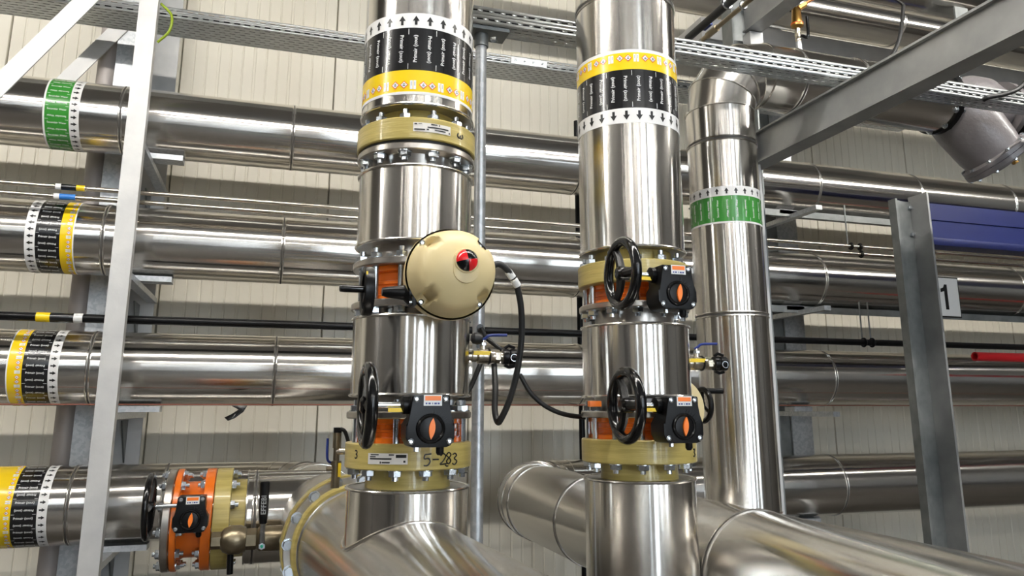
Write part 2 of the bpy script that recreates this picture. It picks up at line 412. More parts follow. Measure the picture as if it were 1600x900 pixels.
# tapes
def wall_tape(pipe, z, us, v, cols, wi, ai, sgn, word, wsize, n, sym=None):
    xs = [ax(u, v) for u in us]; bands = [(xs[i], xs[i+1], c) for i, c in enumerate(cols)]
    s = None
    if sym is not None:
        h = (xs[sym]+xs[sym+1])/2; s = (h+(.2*(xs[sym+1]-xs[sym]))*(-1 if sym == 0 else 1), (xs[sym+1]-xs[sym])*.19)
    tape(pipe, (0, PY, z), HPX, PR, bands, word, (xs[wi], xs[wi+1]), wsize, n, (xs[ai], xs[ai+1], sgn) if ai is not None else None, s)
wall_tape(p1, Z1, (83, 86, 123, 138), 172, ('tapew', 'tapeg', 'tapew'), 1, 2, 1, 'Secundair Water', .0130, 34)
wall_tape(p2, Z2, (55, 71, 108, 127, 129), 372, ('tapew', 'tapek', 'tapey', 'tapew'), 1, 0, -1, 'Primair (zout)', .0142, 34, 2)
wall_tape(p3, Z3, (28, 30, 52, 91, 106), 574, ('tapew', 'tapey', 'tapek', 'tapew'), 2, 3, 1, 'Primair (zout)', .0142, 34, 1)
# lowest line on the left: runs in, turns towards the viewer and becomes a header
M1X0, M1Y0, M1Z, MR = .33, 2.83, 1.125, .195
EB = .30
elx = .28
t = thing('insulated_pipe', (BX0, PY, Z4-PR), 'lowest insulated wall pipe, bending towards the flanged header at its right end', 'pipe', 'insulated pipes along the panel wall')
p4 = t
cuts = [BX0, ax(118, 783), ax(260, 783), elx-EB]
sections(t, (0, PY, Z4), HPX, PR, cuts, 'jacketX')
gores(t, (elx-EB, PY, Z4), PR, EB, (1, 0, 0), (0, -1, 0), 'jacket', 5)
sections(t, (elx, PY-EB, Z4), (0, -1, 0), PR, [0, PY-EB-3.02], 'jacketY')
wall_tape(t, Z4, (-8, 16, 36, 75, 90), 784, ('tapey', 'tapey', 'tapek', 'tapew'), 2, 3, 1, 'Primair (zout)', .0142, 34, 1)

# ================================================================== RISERS
R1 = V((.385, 2.168, 0)); R2 = V((1.084, 2.168, 0)); RJ = .164; RF = .171
def fz(r, z=0): return frame((r.x, r.y, z), (0, 0, 1), (1, 0, 0))
def jacket(t, r, z0, z1, rims=(1, 1), cuts=None, rj=RJ):
    f = fz(r); cuts = cuts or [z0, z1]
    sections(t, (r.x, r.y, 0), (0, 0, 1), rj, cuts, 'jacketZ', 72)
    for z, on in ((z0, rims[0]), (z1, rims[1])):
        if on:
            obj('rolled_rim', MB().torus(fz(r, z), rj+.001, .0042, 72, 8), 'bead', t)
            obj('end_cap', MB().lathe([(.105, z-.001), (rj-.002, z-.001), (rj-.002, z+.001), (.105, z+.001), (.105, z-.001)], f, 64, cap=False), 'cap', t)
def neck(t, r, z0, z1, m='steel', r0=.118, r1=.118, name='neck'):
    obj(name, MB().lathe([(r0, z0), (r1, z1)], fz(r), 48), m, t)
def flange(t, r, z0, z1, m, name='flange', rf=RF):
    e = .003
    return obj(name, MB().lathe([(.09, z0), (rf-e, z0), (rf, z0+e), (rf, z1-e), (rf-e, z1), (.09, z1)], fz(r), 72), m, t)
def handwheel(t, c, axis, R, r, up=(0, 0, 1)):
    fr = frame(c, axis, up); h = link(bpy.data.objects.new('handwheel', None)); h.parent = t
    obj('wheel_rim', MB().torus(fr, R-r, r, 40, 10), 'black', h)
    obj('wheel_hub', MB().lathe([(.014, -.022), (.02, -.018), (.021, .012), (.014, .018), (.006, .018)], fr, 20), 'black', h)
    for i in range(3):
        a = 2*PI*i/3+.5
        d = fr.to_3x3()@V((math.cos(a), math.sin(a), 0)); n_ = fr.to_3x3()@V((0, 0, 1))
        c0 = V(c)
        obj('spoke', MB().sweep([c0+d*.012, c0+d*R*.5-n_*.004, c0+d*(R-r)], lambda q: .0135-.003*q, 8), 'blackp', h)
    return h
def gear_box(t, c, s=1.0, dial=.0):
    """worm gear box with its face towards -Y, c = centre of the face"""
    g = link(bpy.data.objects.new('gear_box', None)); g.parent = t
    fr = frame(c, (0, -1, 0), (1, 0, 0))     # x right, y up, z to viewer
    P = [(-.044, .060), (.044, .060), (.047, .057), (.047, .008), (.060, -.012), (.060, -.042), (.050, -.060), (.040, -.064), (-.042, -.064), (-.050, -.060), (-.060, -.042), (-.060, -.012), (-.047, .008), (-.047, .057)]
    P = [(x*s, y*s) for x, y in P]
    obj('housing', MB().prism(P, fr, -.075*s, 0, .004*s), 'blackp', g)
    obj('dial_rim', MB().torus(fr@Matrix.Translation((0, -.020*s, .002)), .031*s, .005*s, 36, 8), 'black', g)
    obj('dial', MB().lathe([(.029*s, -.002), (.029*s, .003), (.024*s, .0045), (0, .0045)], fr@Matrix.Translation((0, -.020*s, 0)), 32), 'blackp', g)
    lens = []
    for i in range(13): a = -1+2*i/12; lens.append((.0075*s*(1-a*a), .025*s*a))
    for i in range(11, 0, -1): a = -1+2*i/12; lens.append((-.0075*s*(1-a*a), .025*s*a))
    obj('position_indicator', MB().prism(lens, fr@Matrix.Translation((.002, -.020*s, 0))@Matrix.Rotation(-.1+dial, 4, 'Z'), .0045, .010), 'orangep', g, label='orange lens-shaped position indicator')
    for x, y in ((-.036, .050), (.036, .050), (-.047, -.050), (.047, -.050)):
        k = MB().lathe([(.0075*s, 0), (.0075*s, .003), (.004*s, .0045), (.0035*s, .002), (0, .002)], fr@Matrix.Translation((x*s, y*s, 0)), 16)
        obj('screw', k, 'zinc', g)
    for i in range(6):
        a = .25+.2*i
        k = MB().box((0, 0, .0005), (.003*s, .010*s, .002), fr@Matrix.Translation((.041*s*math.sin(a), -.020*s+.041*s*math.cos(a), 0))@Matrix.Rotation(-a, 4, 'Z'))
        obj('scale_mark', k, 'blackp', g)
    pl = obj('type_plate', MB().box((.004*s, .047*s, .001), (.045*s, .026*s, .002), fr), 'white', g, label='white type plate with orange band')
    k = MB().box((.004*s, .052*s, .0022), (.039*s, .011*s, .0006), fr); obj('orange_band', k, 'orangep', pl)
    k = MB()
    for i, w in enumerate((.006, .008, .003, .009, .007)): k.box(((-.012+i*.0075)*s, .0395*s, .0022), (w*.7*s, .004*s, .0006), fr)
    obj('plate_print', k, 'bluep', pl)
    obj('drain_plug', MB().lathe([(.010*s, 0), (.010*s, .016*s), (.006*s, .022*s), (0, .022*s)], frame(fr@V((.030*s, -.062*s, -.03*s)), (0, 0, -1)), 12), 'blackp', g)
    obj('mount_bolt', MB().hex(fr@V((-.030*s, -.062*s, -.02*s)), fr@V((-.030*s, -.074*s, -.02*s)), .007*s), 'zinc', g)
    return g, fr
def wafer_valve(r, z0, z1, label, bolts, face=-.285, gear=True, zc=None, s=1.0, tagm=True):
    t = thing('butterfly_valve', (r.x, r.y, z0), label, 'valve', 'butterfly valves')
    zm = (z0+z1)/2; h = z1-z0
    obj('valve_body', MB().lathe([(.12, z0), (.142, z0), (.142, z0+.012), (.128, z0+.016), (.128, zm-.004), (.132, zm-.003), (.132, zm+.003), (.128, zm+.004), (.128, z1-.016), (.142, z1-.012), (.142, z1), (.12, z1)], fz(r), 56), 'orange', t)
    bolt_ring(t, fz(r, bolts[0]), .149, bolts[1]-bolts[0], 0.0175, 12, bolts[2] if len(bolts) > 2 else .13)
    if gear:
        zc = zc if zc is not None else zm
        obj('stem_neck', MB().cyl((r.x, r.y-.12, zm), (r.x, r.y+face+.07, zm), .026, 20), 'orange', t)
        obj('mount_plate', MB().box((r.x, r.y+face+.082, zm), (.085, .016, .05)), 'blackp', t)
        g, fr = gear_box(t, (r.x, r.y+face, zc), s)
        wz = zc+.036*s; wy = r.y+face+.045
        obj('worm_boss', MB().lathe([(.022, 0), (.022, .018), (.012, .024)], frame((r.x-.044*s, wy, wz), (-1, 0, 0)), 20), 'blackp', g)
        obj('input_shaft', MB().cyl((r.x-.05*s, wy, wz), (r.x-.15*s, wy, wz), .0075, 14), 'zinc', g)
        if tagm: obj('cable_tag', MB().box((r.x-.078*s, wy-.010, wz-.012), (.042, .003, .010), None), 'tagy', g)
        handwheel(t, (r.x-.148*s, wy, wz), (-1, 0, 0), .105*s, .0148)
    return t
# ---- left riser
t = thing('header_pipe', (M1X0, M1Y0, M1Z-MR), 'large insulated header pipe under the left riser, running towards the viewer', 'pipe')
hd = V((.07, -1, 0)).normalized(); Ho = V((M1X0, M1Y0, M1Z))
sections(t, Ho, hd, MR, [0, 2.6], 'jacketY', 80)
fh = frame(Ho, hd, (0, 0, 1))
obj('end_cap', MB().lathe([(.13, -.001), (MR, -.001), (MR, .002), (.13, .002), (.13, -.001)], fh, 64, cap=False), 'cap', t)
obj('rolled_rim', MB().torus(fh, MR+.001, .0042, 72, 8), 'bead', t)
obj('end_cap', MB().lathe([(MR-.001, 2.599), (MR-.001, 2.601)], fh, 64), 'cap', t)
jacket(t, R1, M1Z, 1.392, (0, 1))
k = []
side = hd.cross(V((0, 0, 1)))
for i in range(96):
    a = 2*PI*i/96; P = V((R1.x+RJ*math.cos(a), R1.y+RJ*math.sin(a), 0)); w = (P-V((Ho.x, Ho.y, 0))).dot(side)
    k.append(V((P.x, P.y, M1Z+math.sqrt(max(0, MR*MR-w*w)))) + (P-R1).normalized()*.003)
obj('saddle_bead', MB().sweep(k, .005, 8, closed=True), 'bead', t)
neck(t, R1, 1.385, 1.45, 'frp', .116, .112, 'stub')
fl = flange(t, R1, 1.445, 1.511, 'frp')
W = Wrap((R1.x, R1.y, 0), (0, 0, 1), RF, (-.175, -1, 0))
def q_of(u, u0=640.0, R=96.0): return RF*math.asin(max(-.99, min(.99, (u-u0)/R)))
k = MB()
q0, q1 = q_of(583), q_of(639)
def patch(k, W, q0, q1, h0, h1, off, n=8):
    for i in range(n):
        a, b = q0+(q1-q0)*i/n, q0+(q1-q0)*(i+1)/n
        k.poly([W(h0, a, off), W(h0, b, off), W(h1, b, off), W(h1, a, off)])
    return k
st = obj('sticker', patch(MB(), W, q0, q1, 1.461, 1.488, .0012), 'paper', fl, label='white printed data sticker')
k = MB()
for i, (a, b, h, g) in enumerate(((.08, .30, 1.4845, .0028), (.55, .68, 1.4845, .0028), (.72, .97, 1.481, .0075), (.06, .22, 1.4795, .0025), (.06, .62, 1.4745, .0035), (.33, .36, 1.4655, .005), (.38, .58, 1.4655, .003), (.90, .95, 1.468, .005))):
    patch(k, W, q0+(q1-q0)*a, q0+(q1-q0)*b, h-g/2, h+g/2, .002, 3)
obj('sticker_print', k, 'ink', st)
k = MB()
put_text(k, '3', .032, lambda x, y: W(1.482+y, q_of(565)+x, .001))
obj('handwriting', k, 'ink', fl, label='black handwritten 3'); k = MB()
def stroke(k, W, pts, r=.0019):
    k.sweep(smooth([W(h, q, .0006) for q, h in pts], 5), r, 6)
def hand(k, W, qc, hc, s, glyph):
    for g in glyph: stroke(k, W, [(qc+x*s, hc+y*s) for x, y in g])
G5 = [[(.35, .5), (-.25, .45)], [(-.25, .45), (-.3, .1), (.1, .1), (.25, -.2), (0, -.5), (-.35, -.5)]]
G2 = [[(-.3, .3), (0, .5), (.25, .25), (-.05, -.2), (-.35, -.45), (.4, -.4)]]
G8 = [[(.1, 0), (-.25, .25), (0, .5), (.25, .25), (-.25, -.25), (0, -.5), (.25, -.25), (.05, .05)]]
G3 = [[(-.25, .4), (.05, .5), (.25, .3), (-.05, .05), (.3, -.2), (.05, -.5), (-.3, -.4)]]
hand(k, W, q_of(667), 1.472, .028, G5); hand(k, W, q_of(679), 1.472, .02, [[(-.4, 0), (.4, 0)]])
hand(k, W, q_of(690), 1.472, .028, G2); hand(k, W, q_of(698), 1.474, .028, G8); hand(k, W, q_of(707), 1.471, .028, G3)
hand(k, W, q_of(695), 1.4555, .012, [[(-.4, .2), (0, -.1), (.4, -.1)]])
obj('handwriting', k, 'ink', fl, label='black handwritten 5-283')
wafer_valve(R1, 1.511, 1.573, 'orange butterfly valve with black handwheel, on the lower flange of the left riser', (1.445, 1.592), -.295, zc=1.572)
# spool between lower valve and actuated valve
t = thing('pipe_spool', (R1.x, R1.y, 1.573), 'short insulated spool of the left riser, below the cream actuator', 'pipe')
flange(t, R1, 1.573, 1.592, 'steel'); neck(t, R1, 1.592, 1.64); jacket(t, R1, 1.635, 1.843); neck(t, R1, 1.838, 1.866); flange(t, R1, 1.866, 1.886, 'steel')
# actuated valve
t = thing('actuated_valve', (R1.x, R1.y, 1.886), 'orange valve with round cream actuator on the left riser', 'valve')
z0, z1 = 1.886, 1.980; zm = 1.935
obj('valve_body', MB().lathe([(.12, z0), (.142, z0), (.142, z0+.014), (.128, z0+.018), (.128, zm-.006), (.133, zm-.004), (.133, zm+.004), (.128, zm+.006), (.128, z1-.018), (.142, z1-.014), (.142, z1), (.12, z1)], fz(R1), 56), 'orange', t)
bolt_ring(t, fz(R1, 1.866), .149, 2.0-1.866, 0.0175, 12, .13)
AC = atY(703, 429, R1.y-.26)          # centre of the rim of the dome
obj('stem_neck', MB().cyl((R1.x, R1.y-.12, zm), (AC.x, R1.y-.2, AC.z), .034, 20), 'blackp', t)
a_ = link(bpy.data.objects.new('actuator', None)); a_.parent = t; a_['label'] = 'round cream electric actuator'
fd = frame(AC, (0, -1, 0), (1, 0, 0)); DR = .118
obj('dome_base', MB().lathe([(0, -.085), (DR*.86, -.085), (DR*.93, -.07), (DR*.95, -.012), (DR, -.010), (DR*1.005, .0), (DR*1.0, .008), (DR*.9, .008)], fd, 72, cap=False), 'cream', a_)
def dome_h(r):
    pr_ = [(0, .126), (.3, .122), (.5, .115), (.66, .105), (.77, .093), (.84, .078), (.885, .055), (.925, .025), (.945, .012), (.96, .008), (1.0, .008)]
    for (a, b), (c, d) in zip(pr_, pr_[1:]):
        if r <= c: return b+(d-b)*(r-a)/(c-a)
    return .008
k = MB(); NA, NR = 144, [0, .15, .3, .4, .5, .58, .66, .72, .77, .81, .84, .865, .885, .905, .925, .945, .96, .98, 1.0]
rows_ = []
for r in NR:
    row = []
    for i in range(NA if r else 1):
        a = 2*PI*i/NA; h = dome_h(r)
        da = min(abs((a-PI/4-PI/2*q+PI) % (2*PI)-PI) for q in range(4))*r        # notch at each screw
        m_ = max(0, min(1, (.15-da)/.05))*max(0, min(1, (r-.70)/.05))
        h = h+(min(h, .010)-h)*m_*m_*(3-2*m_)
        row.append(k.bm.verts.new(fd@V((DR*r*math.cos(a), DR*r*math.sin(a), h))))
    rows_.append(row)
for A, B in zip(rows_, rows_[1:]):
    for i in range(NA):
        q = (i+1) % NA
        k.bm.faces.new([A[0], B[i], B[q]] if len(A) == 1 else [A[i], B[i], B[q], A[q]])
obj('dome', k, 'cream', a_, 60)
for i in range(4):
    a = PI/4+PI/2*i
    f2 = fd@Matrix.Rotation(a, 4, 'Z')@Matrix.Translation((DR*.91, 0, 0))
    obj('screw', MB().lathe([(.0075, .008), (.0075, .0145), (.004, .016), (.0035, .013), (0, .013)], f2, 14), 'zinc', a_)
# raised oval pad and indicator
f3 = fd@Matrix.Translation((.012, .014, .103))
pad = []
for i in range(24):
    a = 2*PI*i/24; pad.append((.033*math.cos(a), .033*math.sin(a)-(.022 if math.sin(a) < 0 else 0)))
obj('indicator_pad', MB().prism(pad, f3, 0, .024, .003), 'cream', a_)
ind = obj('indicator_ring', MB().torus(f3@Matrix.Translation((0, 0, .026)), .028, .003, 36, 8), 'cream', a_)
for i in range(4):
    k = MB(); n = 6; m_ = 6; g = []
    for a in range(n+1):
        th = PI/2*i+.2+PI/2*a/n
        g.append([k.bm.verts.new(f3@V((.028*math.sin(PI/2*b/m_)*math.cos(th), .028*math.sin(PI/2*b/m_)*math.sin(th), .024+.020*math.cos(PI/2*b/m_)))) for b in range(1, m_+1)])
    top = k.bm.verts.new(f3@V((0, 0, .044)))
    for a in range(n):
        k.bm.faces.new([top, g[a][0], g[a+1][0]])
        for b in range(m_-1): k.bm.faces.new([g[a][b], g[a][b+1], g[a+1][b+1], g[a+1][b]])
    obj('indicator_sector', k, 'redg' if i in (1, 3) else 'black', ind)
# crank gear on the side
HW = atY(574, 455, R1.y-.24)
obj('crank_gear', MB().lathe([(.030, 0), (.030, .02), (.019, .03), (.014, .072), (.010, .085)], frame((AC.x-.085, HW.y, HW.z), (-1, 0, 0)), 24), 'blackp', a_)
obj('crank_flange', MB().box((AC.x-.092, HW.y, HW.z), (.012, .06, .07), None, .004), 'blackp', a_)
for sy, sz in ((-1, 1), (-1, -1), (1, 1), (1, -1)):
    obj('screw', MB().cyl((AC.x-.097, HW.y+sy*.022, HW.z+sz*.026), (AC.x-.104, HW.y+sy*.022, HW.z+sz*.026), .005, 10), 'zinc', a_)
fw = frame(HW, (-1, 0, 0), (0, 0, 1))
hw = obj('crank_wheel', MB().lathe([(.046, -.012), (.060, -.012), (.062, -.006), (.062, .010), (.058, .013), (.046, .010), (.046, -.012)], fw, 40, cap=False), 'blackp', a_)
k = MB()
for i in range(3):
    a = 2*PI*i/3; k.sweep([HW, HW+V((0, .05*math.sin(a), .05*math.cos(a)))], .008, 8)
obj('crank_spokes', k, 'blackp', hw)
obj('crank_handle', MB().lathe([(.009, 0), (.0095, .05), (.0085, .062), (.004, .064)], frame(HW+V((-.008, -.03, 0)), (-1, 0, 0)), 16), 'black', hw)
obj('crank_label', MB().box(HW+V((-.008, -.046, .036)), (.004, .012, .012)), 'tagy', hw)
# spool above the actuator
t = thing('pipe_spool', (R1.x, R1.y, 1.98), 'insulated spool of the left riser, between the cream actuator and the upper fibreglass flange', 'pipe')
flange(t, R1, 1.98, 2.0, 'steel'); neck(t, R1, 2.0, 2.052, 'steel', .12, .118); jacket(t, R1, 2.048, 2.2565)
neck(t, R1, 2.25, 2.303, 'steel', .118, .132); flange(t, R1, 2.30, 2.3205, 'steel')
obj('gasket', MB().lathe([(.165, 2.3205), (.165, 2.3285)], fz(R1), 64), 'rubber', t)
# upper pipe of the left riser
t = thing('riser_pipe', (R1.x, R1.y, 2.3285), 'upper insulated pipe of the left riser, tape arrows pointing up', 'pipe')
fl = flange(t, R1, 2.3285, 2.392, 'frp', rf=.174); neck(t, R1, 2.39, 2.44, 'frp', .118, .116, 'stub')
jacket(t, R1, 2.4356, 4.6, (1, 0), [2.4356, 3.05, 4.1, 4.6])
bolt_ring(t, fz(R1, 2.30), .149, .092, 0.0175, 12, .13)
tape(t, (R1.x, R1.y, 0), (0, 0, 1), RJ, [(2.462, 2.470, 'tapew'), (2.470, 2.535, 'tapey'), (2.535, 2.6645, 'tapek'), (2.6645, 2.7103, 'tapew')], 'Primair (zout)', (2.535, 2.6645), .0150, 26, (2.6645, 2.7103, 1), (2.490, .0125))
W = Wrap((R1.x, R1.y, 0), (0, 0, 1), .174, (-.175, -1, 0))
q0, q1 = q_of(650, 656, 89), q_of(704, 656, 89)
st = obj('sticker', patch(MB(), W, q0, q1, 2.349, 2.375, .0012), 'paper', fl, label='white printed data sticker')
k = MB()
for a, b, h, g in ((.03, .10, 2.3705, .004), (.13, .22, 2.372, .002), (.45, .62, 2.372, .003), (.66, .69, 2.371, .004), (.36, .93, 2.363, .0035), (.03, .30, 2.355, .004), (.34, .40, 2.356, .004), (.55, .85, 2.356, .003), (.94, .98, 2.354, .004)):
    patch(k, W, q0+(q1-q0)*a, q0+(q1-q0)*b, h-g/2, h+g/2, .002, 3)
obj('sticker_print', k, 'ink', st)
k = MB(); hand(k, W, q_of(719, 656, 89), 2.358, .022, [[(-.4, .3), (-.5, -.1), (-.1, -.3), (.05, .1), (.15, -.3), (.5, -.1), (.4, .3)]])
obj('handwriting', k, 'ink', fl)

# ---- right riser
t = thing('riser_pipe', (R2.x, R2.y, .3), 'lower insulated pipe of the right riser, topped by a fibreglass flange', 'pipe')
jacket(t, R2, .3, 1.396, (0, 1)); neck(t, R2, 1.39, 1.45, 'frp', .116, .112, 'stub'); fl2 = flange(t, R2, 1.445, 1.512, 'frp')
W = Wrap((R2.x, R2.y, 0), (0, 0, 1), RF, (-.52, -1, 0))
k = MB(); hand(k, W, q_of(1079, 997, 88), 1.474, .022, G3); obj('handwriting', k, 'ink', fl2)
wafer_valve(R2, 1.512, 1.573, 'orange butterfly valve with black handwheel, on the lower flange of the right riser', (1.445, 1.592), -.275, zc=1.572)
t = thing('pipe_spool', (R2.x, R2.y, 1.573), 'short insulated spool between the two handwheels of the right riser', 'pipe')
flange(t, R2, 1.573, 1.592, 'steel'); neck(t, R2, 1.592, 1.64, 'steel', .128, .128); jacket(t, R2, 1.635, 1.843)
neck(t, R2, 1.838, 1.894, 'steel', .118, .124); flange(t, R2, 1.891, 1.909, 'steel')
P = atY(929, 631, R2.y-.12)
obj('orange_tag', MB().box((P.x, P.y, P.z), (.035, .02, .016), None, .002), 'orangep', t, label='small orange plastic tag')
wafer_valve(R2, 1.909, 1.967, 'orange butterfly valve with black handwheel, on the upper flange of the right riser', (1.891, 2.033), -.275, zc=1.935)
t = thing('riser_pipe', (R2.x, R2.y, 1.967), 'upper insulated pipe of the right riser, tape arrows pointing down', 'pipe')
flange(t, R2, 1.967, 2.033, 'frp', rf=.173); neck(t, R2, 2.03, 2.08, 'frp', .122, .12, 'stub')
jacket(t, R2, 2.074, 4.6, (1, 0), [2.074, 2.905, 3.95, 4.6])
tape(t, (R2.x, R2.y, 0), (0, 0, 1), RJ, [(2.6915, 2.7024, 'tapew'), (2.635, 2.6915, 'tapey'), (2.5075, 2.635, 'tapek'), (2.459, 2.5075, 'tapew')], 'Primair (zout)', (2.5075, 2.635), .0150, 26, (2.459, 2.5075, -1), (2.673, .0125))
# actuator behind the right riser
wc = atY(1098, 633, 2.30); P = wc-V((.125, .03, .012))
t = thing('valve_actuator', (P.x, P.y, P.z-.1), 'cream actuator with black crank wheel, half hidden behind the right riser', 'actuator')
obj('dome', MB().lathe([(0, -.02), (.10, -.02), (.105, 0), (.100, .05), (.08, .09), (.045, .11), (0, .115)], frame(P, (0, 1, 0)), 48), 'cream', t)
obj('mount', MB().cyl((R2.x, R2.y+.12, 1.545), P+V((0, .02, 0)), .022, 16), 'blackp', t)
obj('crank_gear', MB().cyl(P+V((.08, .03, .012)), wc, .016, 16), 'blackp', t)
hw = obj('crank_wheel', MB().torus(frame(wc, (1, 0, 0)), .052, .009, 36, 8), 'blackp', t)
k = MB()
for i in range(3):
    a = 2*PI*i/3; k.sweep([wc, wc+V((0, .05*math.sin(a), .05*math.cos(a)))], .006, 8)
obj('crank_spokes', k, 'blackp', hw)
obj('crank_handle', MB().cyl(wc+V((0, -.02, .046)), wc+V((.065, -.02, .046)), .0095, 14), 'blackp', hw)

# ---- header at the right: wall line turning towards the viewer
M2X, M2Z, M2R = 1.44, 1.105, .193
t = thing('header_pipe', (M2X, .3, M2Z-M2R), 'large insulated header pipe running from the wall towards the lower right corner', 'pipe')
sections(t, (0, PY, M2Z), HPX, M2R, [M2X+EB, ax(1293, 755), ax(1600, 750), BX1], 'jacketX')
gores(t, (M2X+EB, PY, M2Z), M2R, EB, (-1, 0, 0), (0, -1, 0), 'jacket', 6)
ya = PY-EB
sections(t, (M2X, ya, M2Z), (0, -1, 0), M2R, [0, .10, .80, 2.03, 3.4, 3.8], 'jacketY', 80)
obj('end_cap', MB().cyl((M2X, .339, M2Z), (M2X, .341, M2Z), M2R, 48), 'cap', t)
obj('end_cap', MB().cyl((BX1-.002, PY, M2Z), (BX1+.002, PY, M2Z), M2R, 48), 'cap', t)

# ---- slim riser with elbow to the strainer
R3 = V((1.82, 2.75, 0)); R3R = .1455; TZ = atY(1240, 128, 2.75).z
t = thing('riser_pipe', (R3.x, R3.y, .3), 'slimmer insulated riser with green marker tape and segmented elbow', 'pipe')
EB3 = .21
sections(t, (R3.x, R3.y, 0), (0, 0, 1), R3R, [.3, 1.2, atY(1143, 496, 2.75).z, atY(1133, 212, 2.61).z, TZ-EB3], 'jacketZ', 64)
gores(t, (R3.x, R3.y, TZ-EB3), R3R, EB3, (0, 0, 1), (1, 0, 0), 'jacket', 4)
SX = atY(1463, 185, 2.75).x
sections(t, (0, R3.y, TZ), HPX, R3R, [R3.x+EB3, R3.x+EB3+.16, R3.x+EB3+.5, SX], 'jacketX', 64)
zz = [atY(1135, v, R3.y-R3R).z for v in (288, 303, 343, 345)]
tape(t, (R3.x, R3.y, 0), (0, 0, 1), R3R, [(zz[1], zz[0], 'tapew'), (zz[2], zz[1], 'tapeg'), (zz[3]-.002, zz[2], 'tapew')], 'Secundair Water', (zz[2], zz[1]), .0108, 24, (zz[1], zz[0], 1))

# ---- strainer
t = thing('y_strainer', (SX, R3.y, TZ-.15), 'grey cast Y-strainer with slanted bolted cover at the end of the overhead pipe', 'strainer')
fr = frame((SX, R3.y, TZ), (1, 0, 0))
obj('flange', MB().lathe([(.09, 0), (.155, 0), (.155, .03), (.09, .03)], fr, 56), 'blackp', t)
obj('body', MB().lathe([(.135, .03), (.128, .06), (.135, .12), (.155, .19), (.155, .27), (.13, .34), (.11, .40)], fr, 56), 'cast', t)
obj('flange', MB().lathe([(.09, .40), (.15, .40), (.15, .43), (.09, .43)], fr, 56), 'cast', t)
ld = V((.60, -.12, -.80)).normalized(); lo = V((SX+.10, R3.y, TZ-.0))
fl_ = frame(lo, ld)
obj('screen_leg', MB().lathe([(.145, -.02), (.150, .12), (.142, .27), (.136, .305), (.160, .315), (.160, .335), (.09, .335)], fl_, 56), 'cast', t)
cv = obj('cover', MB().lathe([(.09, .337), (.162, .337), (.162, .360), (.155, .365), (.06, .37), (.05, .39), (0, .39)], fl_, 56), 'cast', t)
obj('drain_plug', MB().hex(fl_@V((.05, .02, .38)), fl_@V((.05, .02, .412)), .016), 'brass', cv)
bm_ = bolt_mesh(.05, .010, stud=.004)
for i in range(10):
    a = 2*PI*i/10; inst('bolt', bm_, t, fl_@Matrix.Translation((.149*math.cos(a), .149*math.sin(a), .312)))
for i in range(10):
    a = 2*PI*i/10+.3; inst('bolt', bolt_mesh(.03, .014), t, fr@Matrix.Translation((.142*math.cos(a), .142*math.sin(a), 0)))
obj('cast_mark', MB().torus(frame(V((SX+.20, R3.y-.158, TZ+.01)), (0, -1, 0))@Matrix.Diagonal((1.5, .8, 1, 1)), .014, .003, 24, 6), 'cast', t)
t = thing('insulated_pipe', (SX+.43, R3.y, TZ-.14), 'overhead insulated pipe continuing right of the grey strainer', 'pipe')
sections(t, (0, R3.y, TZ), HPX, R3R, [SX+.46, 4.5, 5.6], 'jacketX'); obj('flange', MB().lathe([(.08, .432), (.15, .432), (.15, .46), (.08, .46)], fr, 48), 'blackp', t)

# ---- valve line on the left
VY, VZ, VR = 3.62, 1.148, .2025
x0 = atY(268, 812, VY-.1).x
def vx(u): return atY(u, 812, VY-.12).x
fx = frame((0, VY, VZ), (1, 0, 0))
t = thing('branch_pipe', (vx(345), VY, VZ-VR), 'short insulated branch with fibreglass flange, right of the double-flanged orange valve', 'pipe')
xa, xb, xc, xd = vx(326), vx(333), vx(359), vx(384)
def flx(t, a, b, m, name='flange', r=VR): return obj(name, MB().lathe([(.12, a), (r-.003, a), (r, a+.003), (r, b-.003), (r-.003, b), (.12, b)], fx, 64), m, t)
flx(t, xb, xc, 'frp'); obj('stub', MB().lathe([(.158, xc), (.155, xd+.01)], fx, 56), 'frp', t)
sections(t, (0, VY, VZ), HPX, PR, [xd, vx(397), vx(525)], 'jacketX')
obj('rolled_rim', MB().torus(fx@Matrix.Translation((0, 0, xd)), PR+.001, .004, 64, 8), 'bead', t)
obj('end_cap', MB().lathe([(.14, xd-.001), (PR, xd-.001), (PR, xd+.001), (.14, xd+.001), (.14, xd-.001)], fx, 56, cap=False), 'cap', t)
t = thing('flanged_valve', (vx(290), VY, VZ-VR), 'orange double-flanged butterfly valve on the lowest line at the left', 'valve', 'butterfly valves')
x1, x2, x3, x4, x5 = vx(255), vx(269), vx(279), vx(316), xb
flx(t, x1, x2-.003, 'steel', 'blind_flange'); flx(t, x2, x3, 'orange', 'valve_flange'); flx(t, x4, x5-.003, 'orange', 'valve_flange')
obj('valve_body', MB().lathe([(.165, x3-.003), (.150, x3+.02), (.150, x4-.02), (.165, x4+.003)], fx, 56), 'orange', t)
for i in range(12):
    a = 2*PI*i/12+.13; m1 = fx@Matrix.Translation((.181*math.cos(a), .181*math.sin(a), 0))
    inst('bolt', bolt_mesh(x3-x1, .018), t, m1@Matrix.Translation((0, 0, x1)))
    inst('bolt', bolt_mesh(xc-x4, .018), t, m1@Matrix.Translation((0, 0, x4)))
gc = atY(297, 812, VY-.27)
obj('stem_neck', MB().cyl((gc.x, VY-.13, VZ), (gc.x, VY-.2, VZ), .03, 20), 'orange', t)
g, frg = gear_box(t, (gc.x, gc.y, gc.z+.02), 1.08)
wz = gc.z+.02+.028; wy = gc.y+.05
obj('input_shaft', MB().cyl((gc.x-.05, wy, wz), (gc.x-.18, wy, wz), .008, 14), 'zinc', g)
handwheel(t, (atY(232, 801, wy).x, wy, wz), (-1, 0, 0), .128, .012)

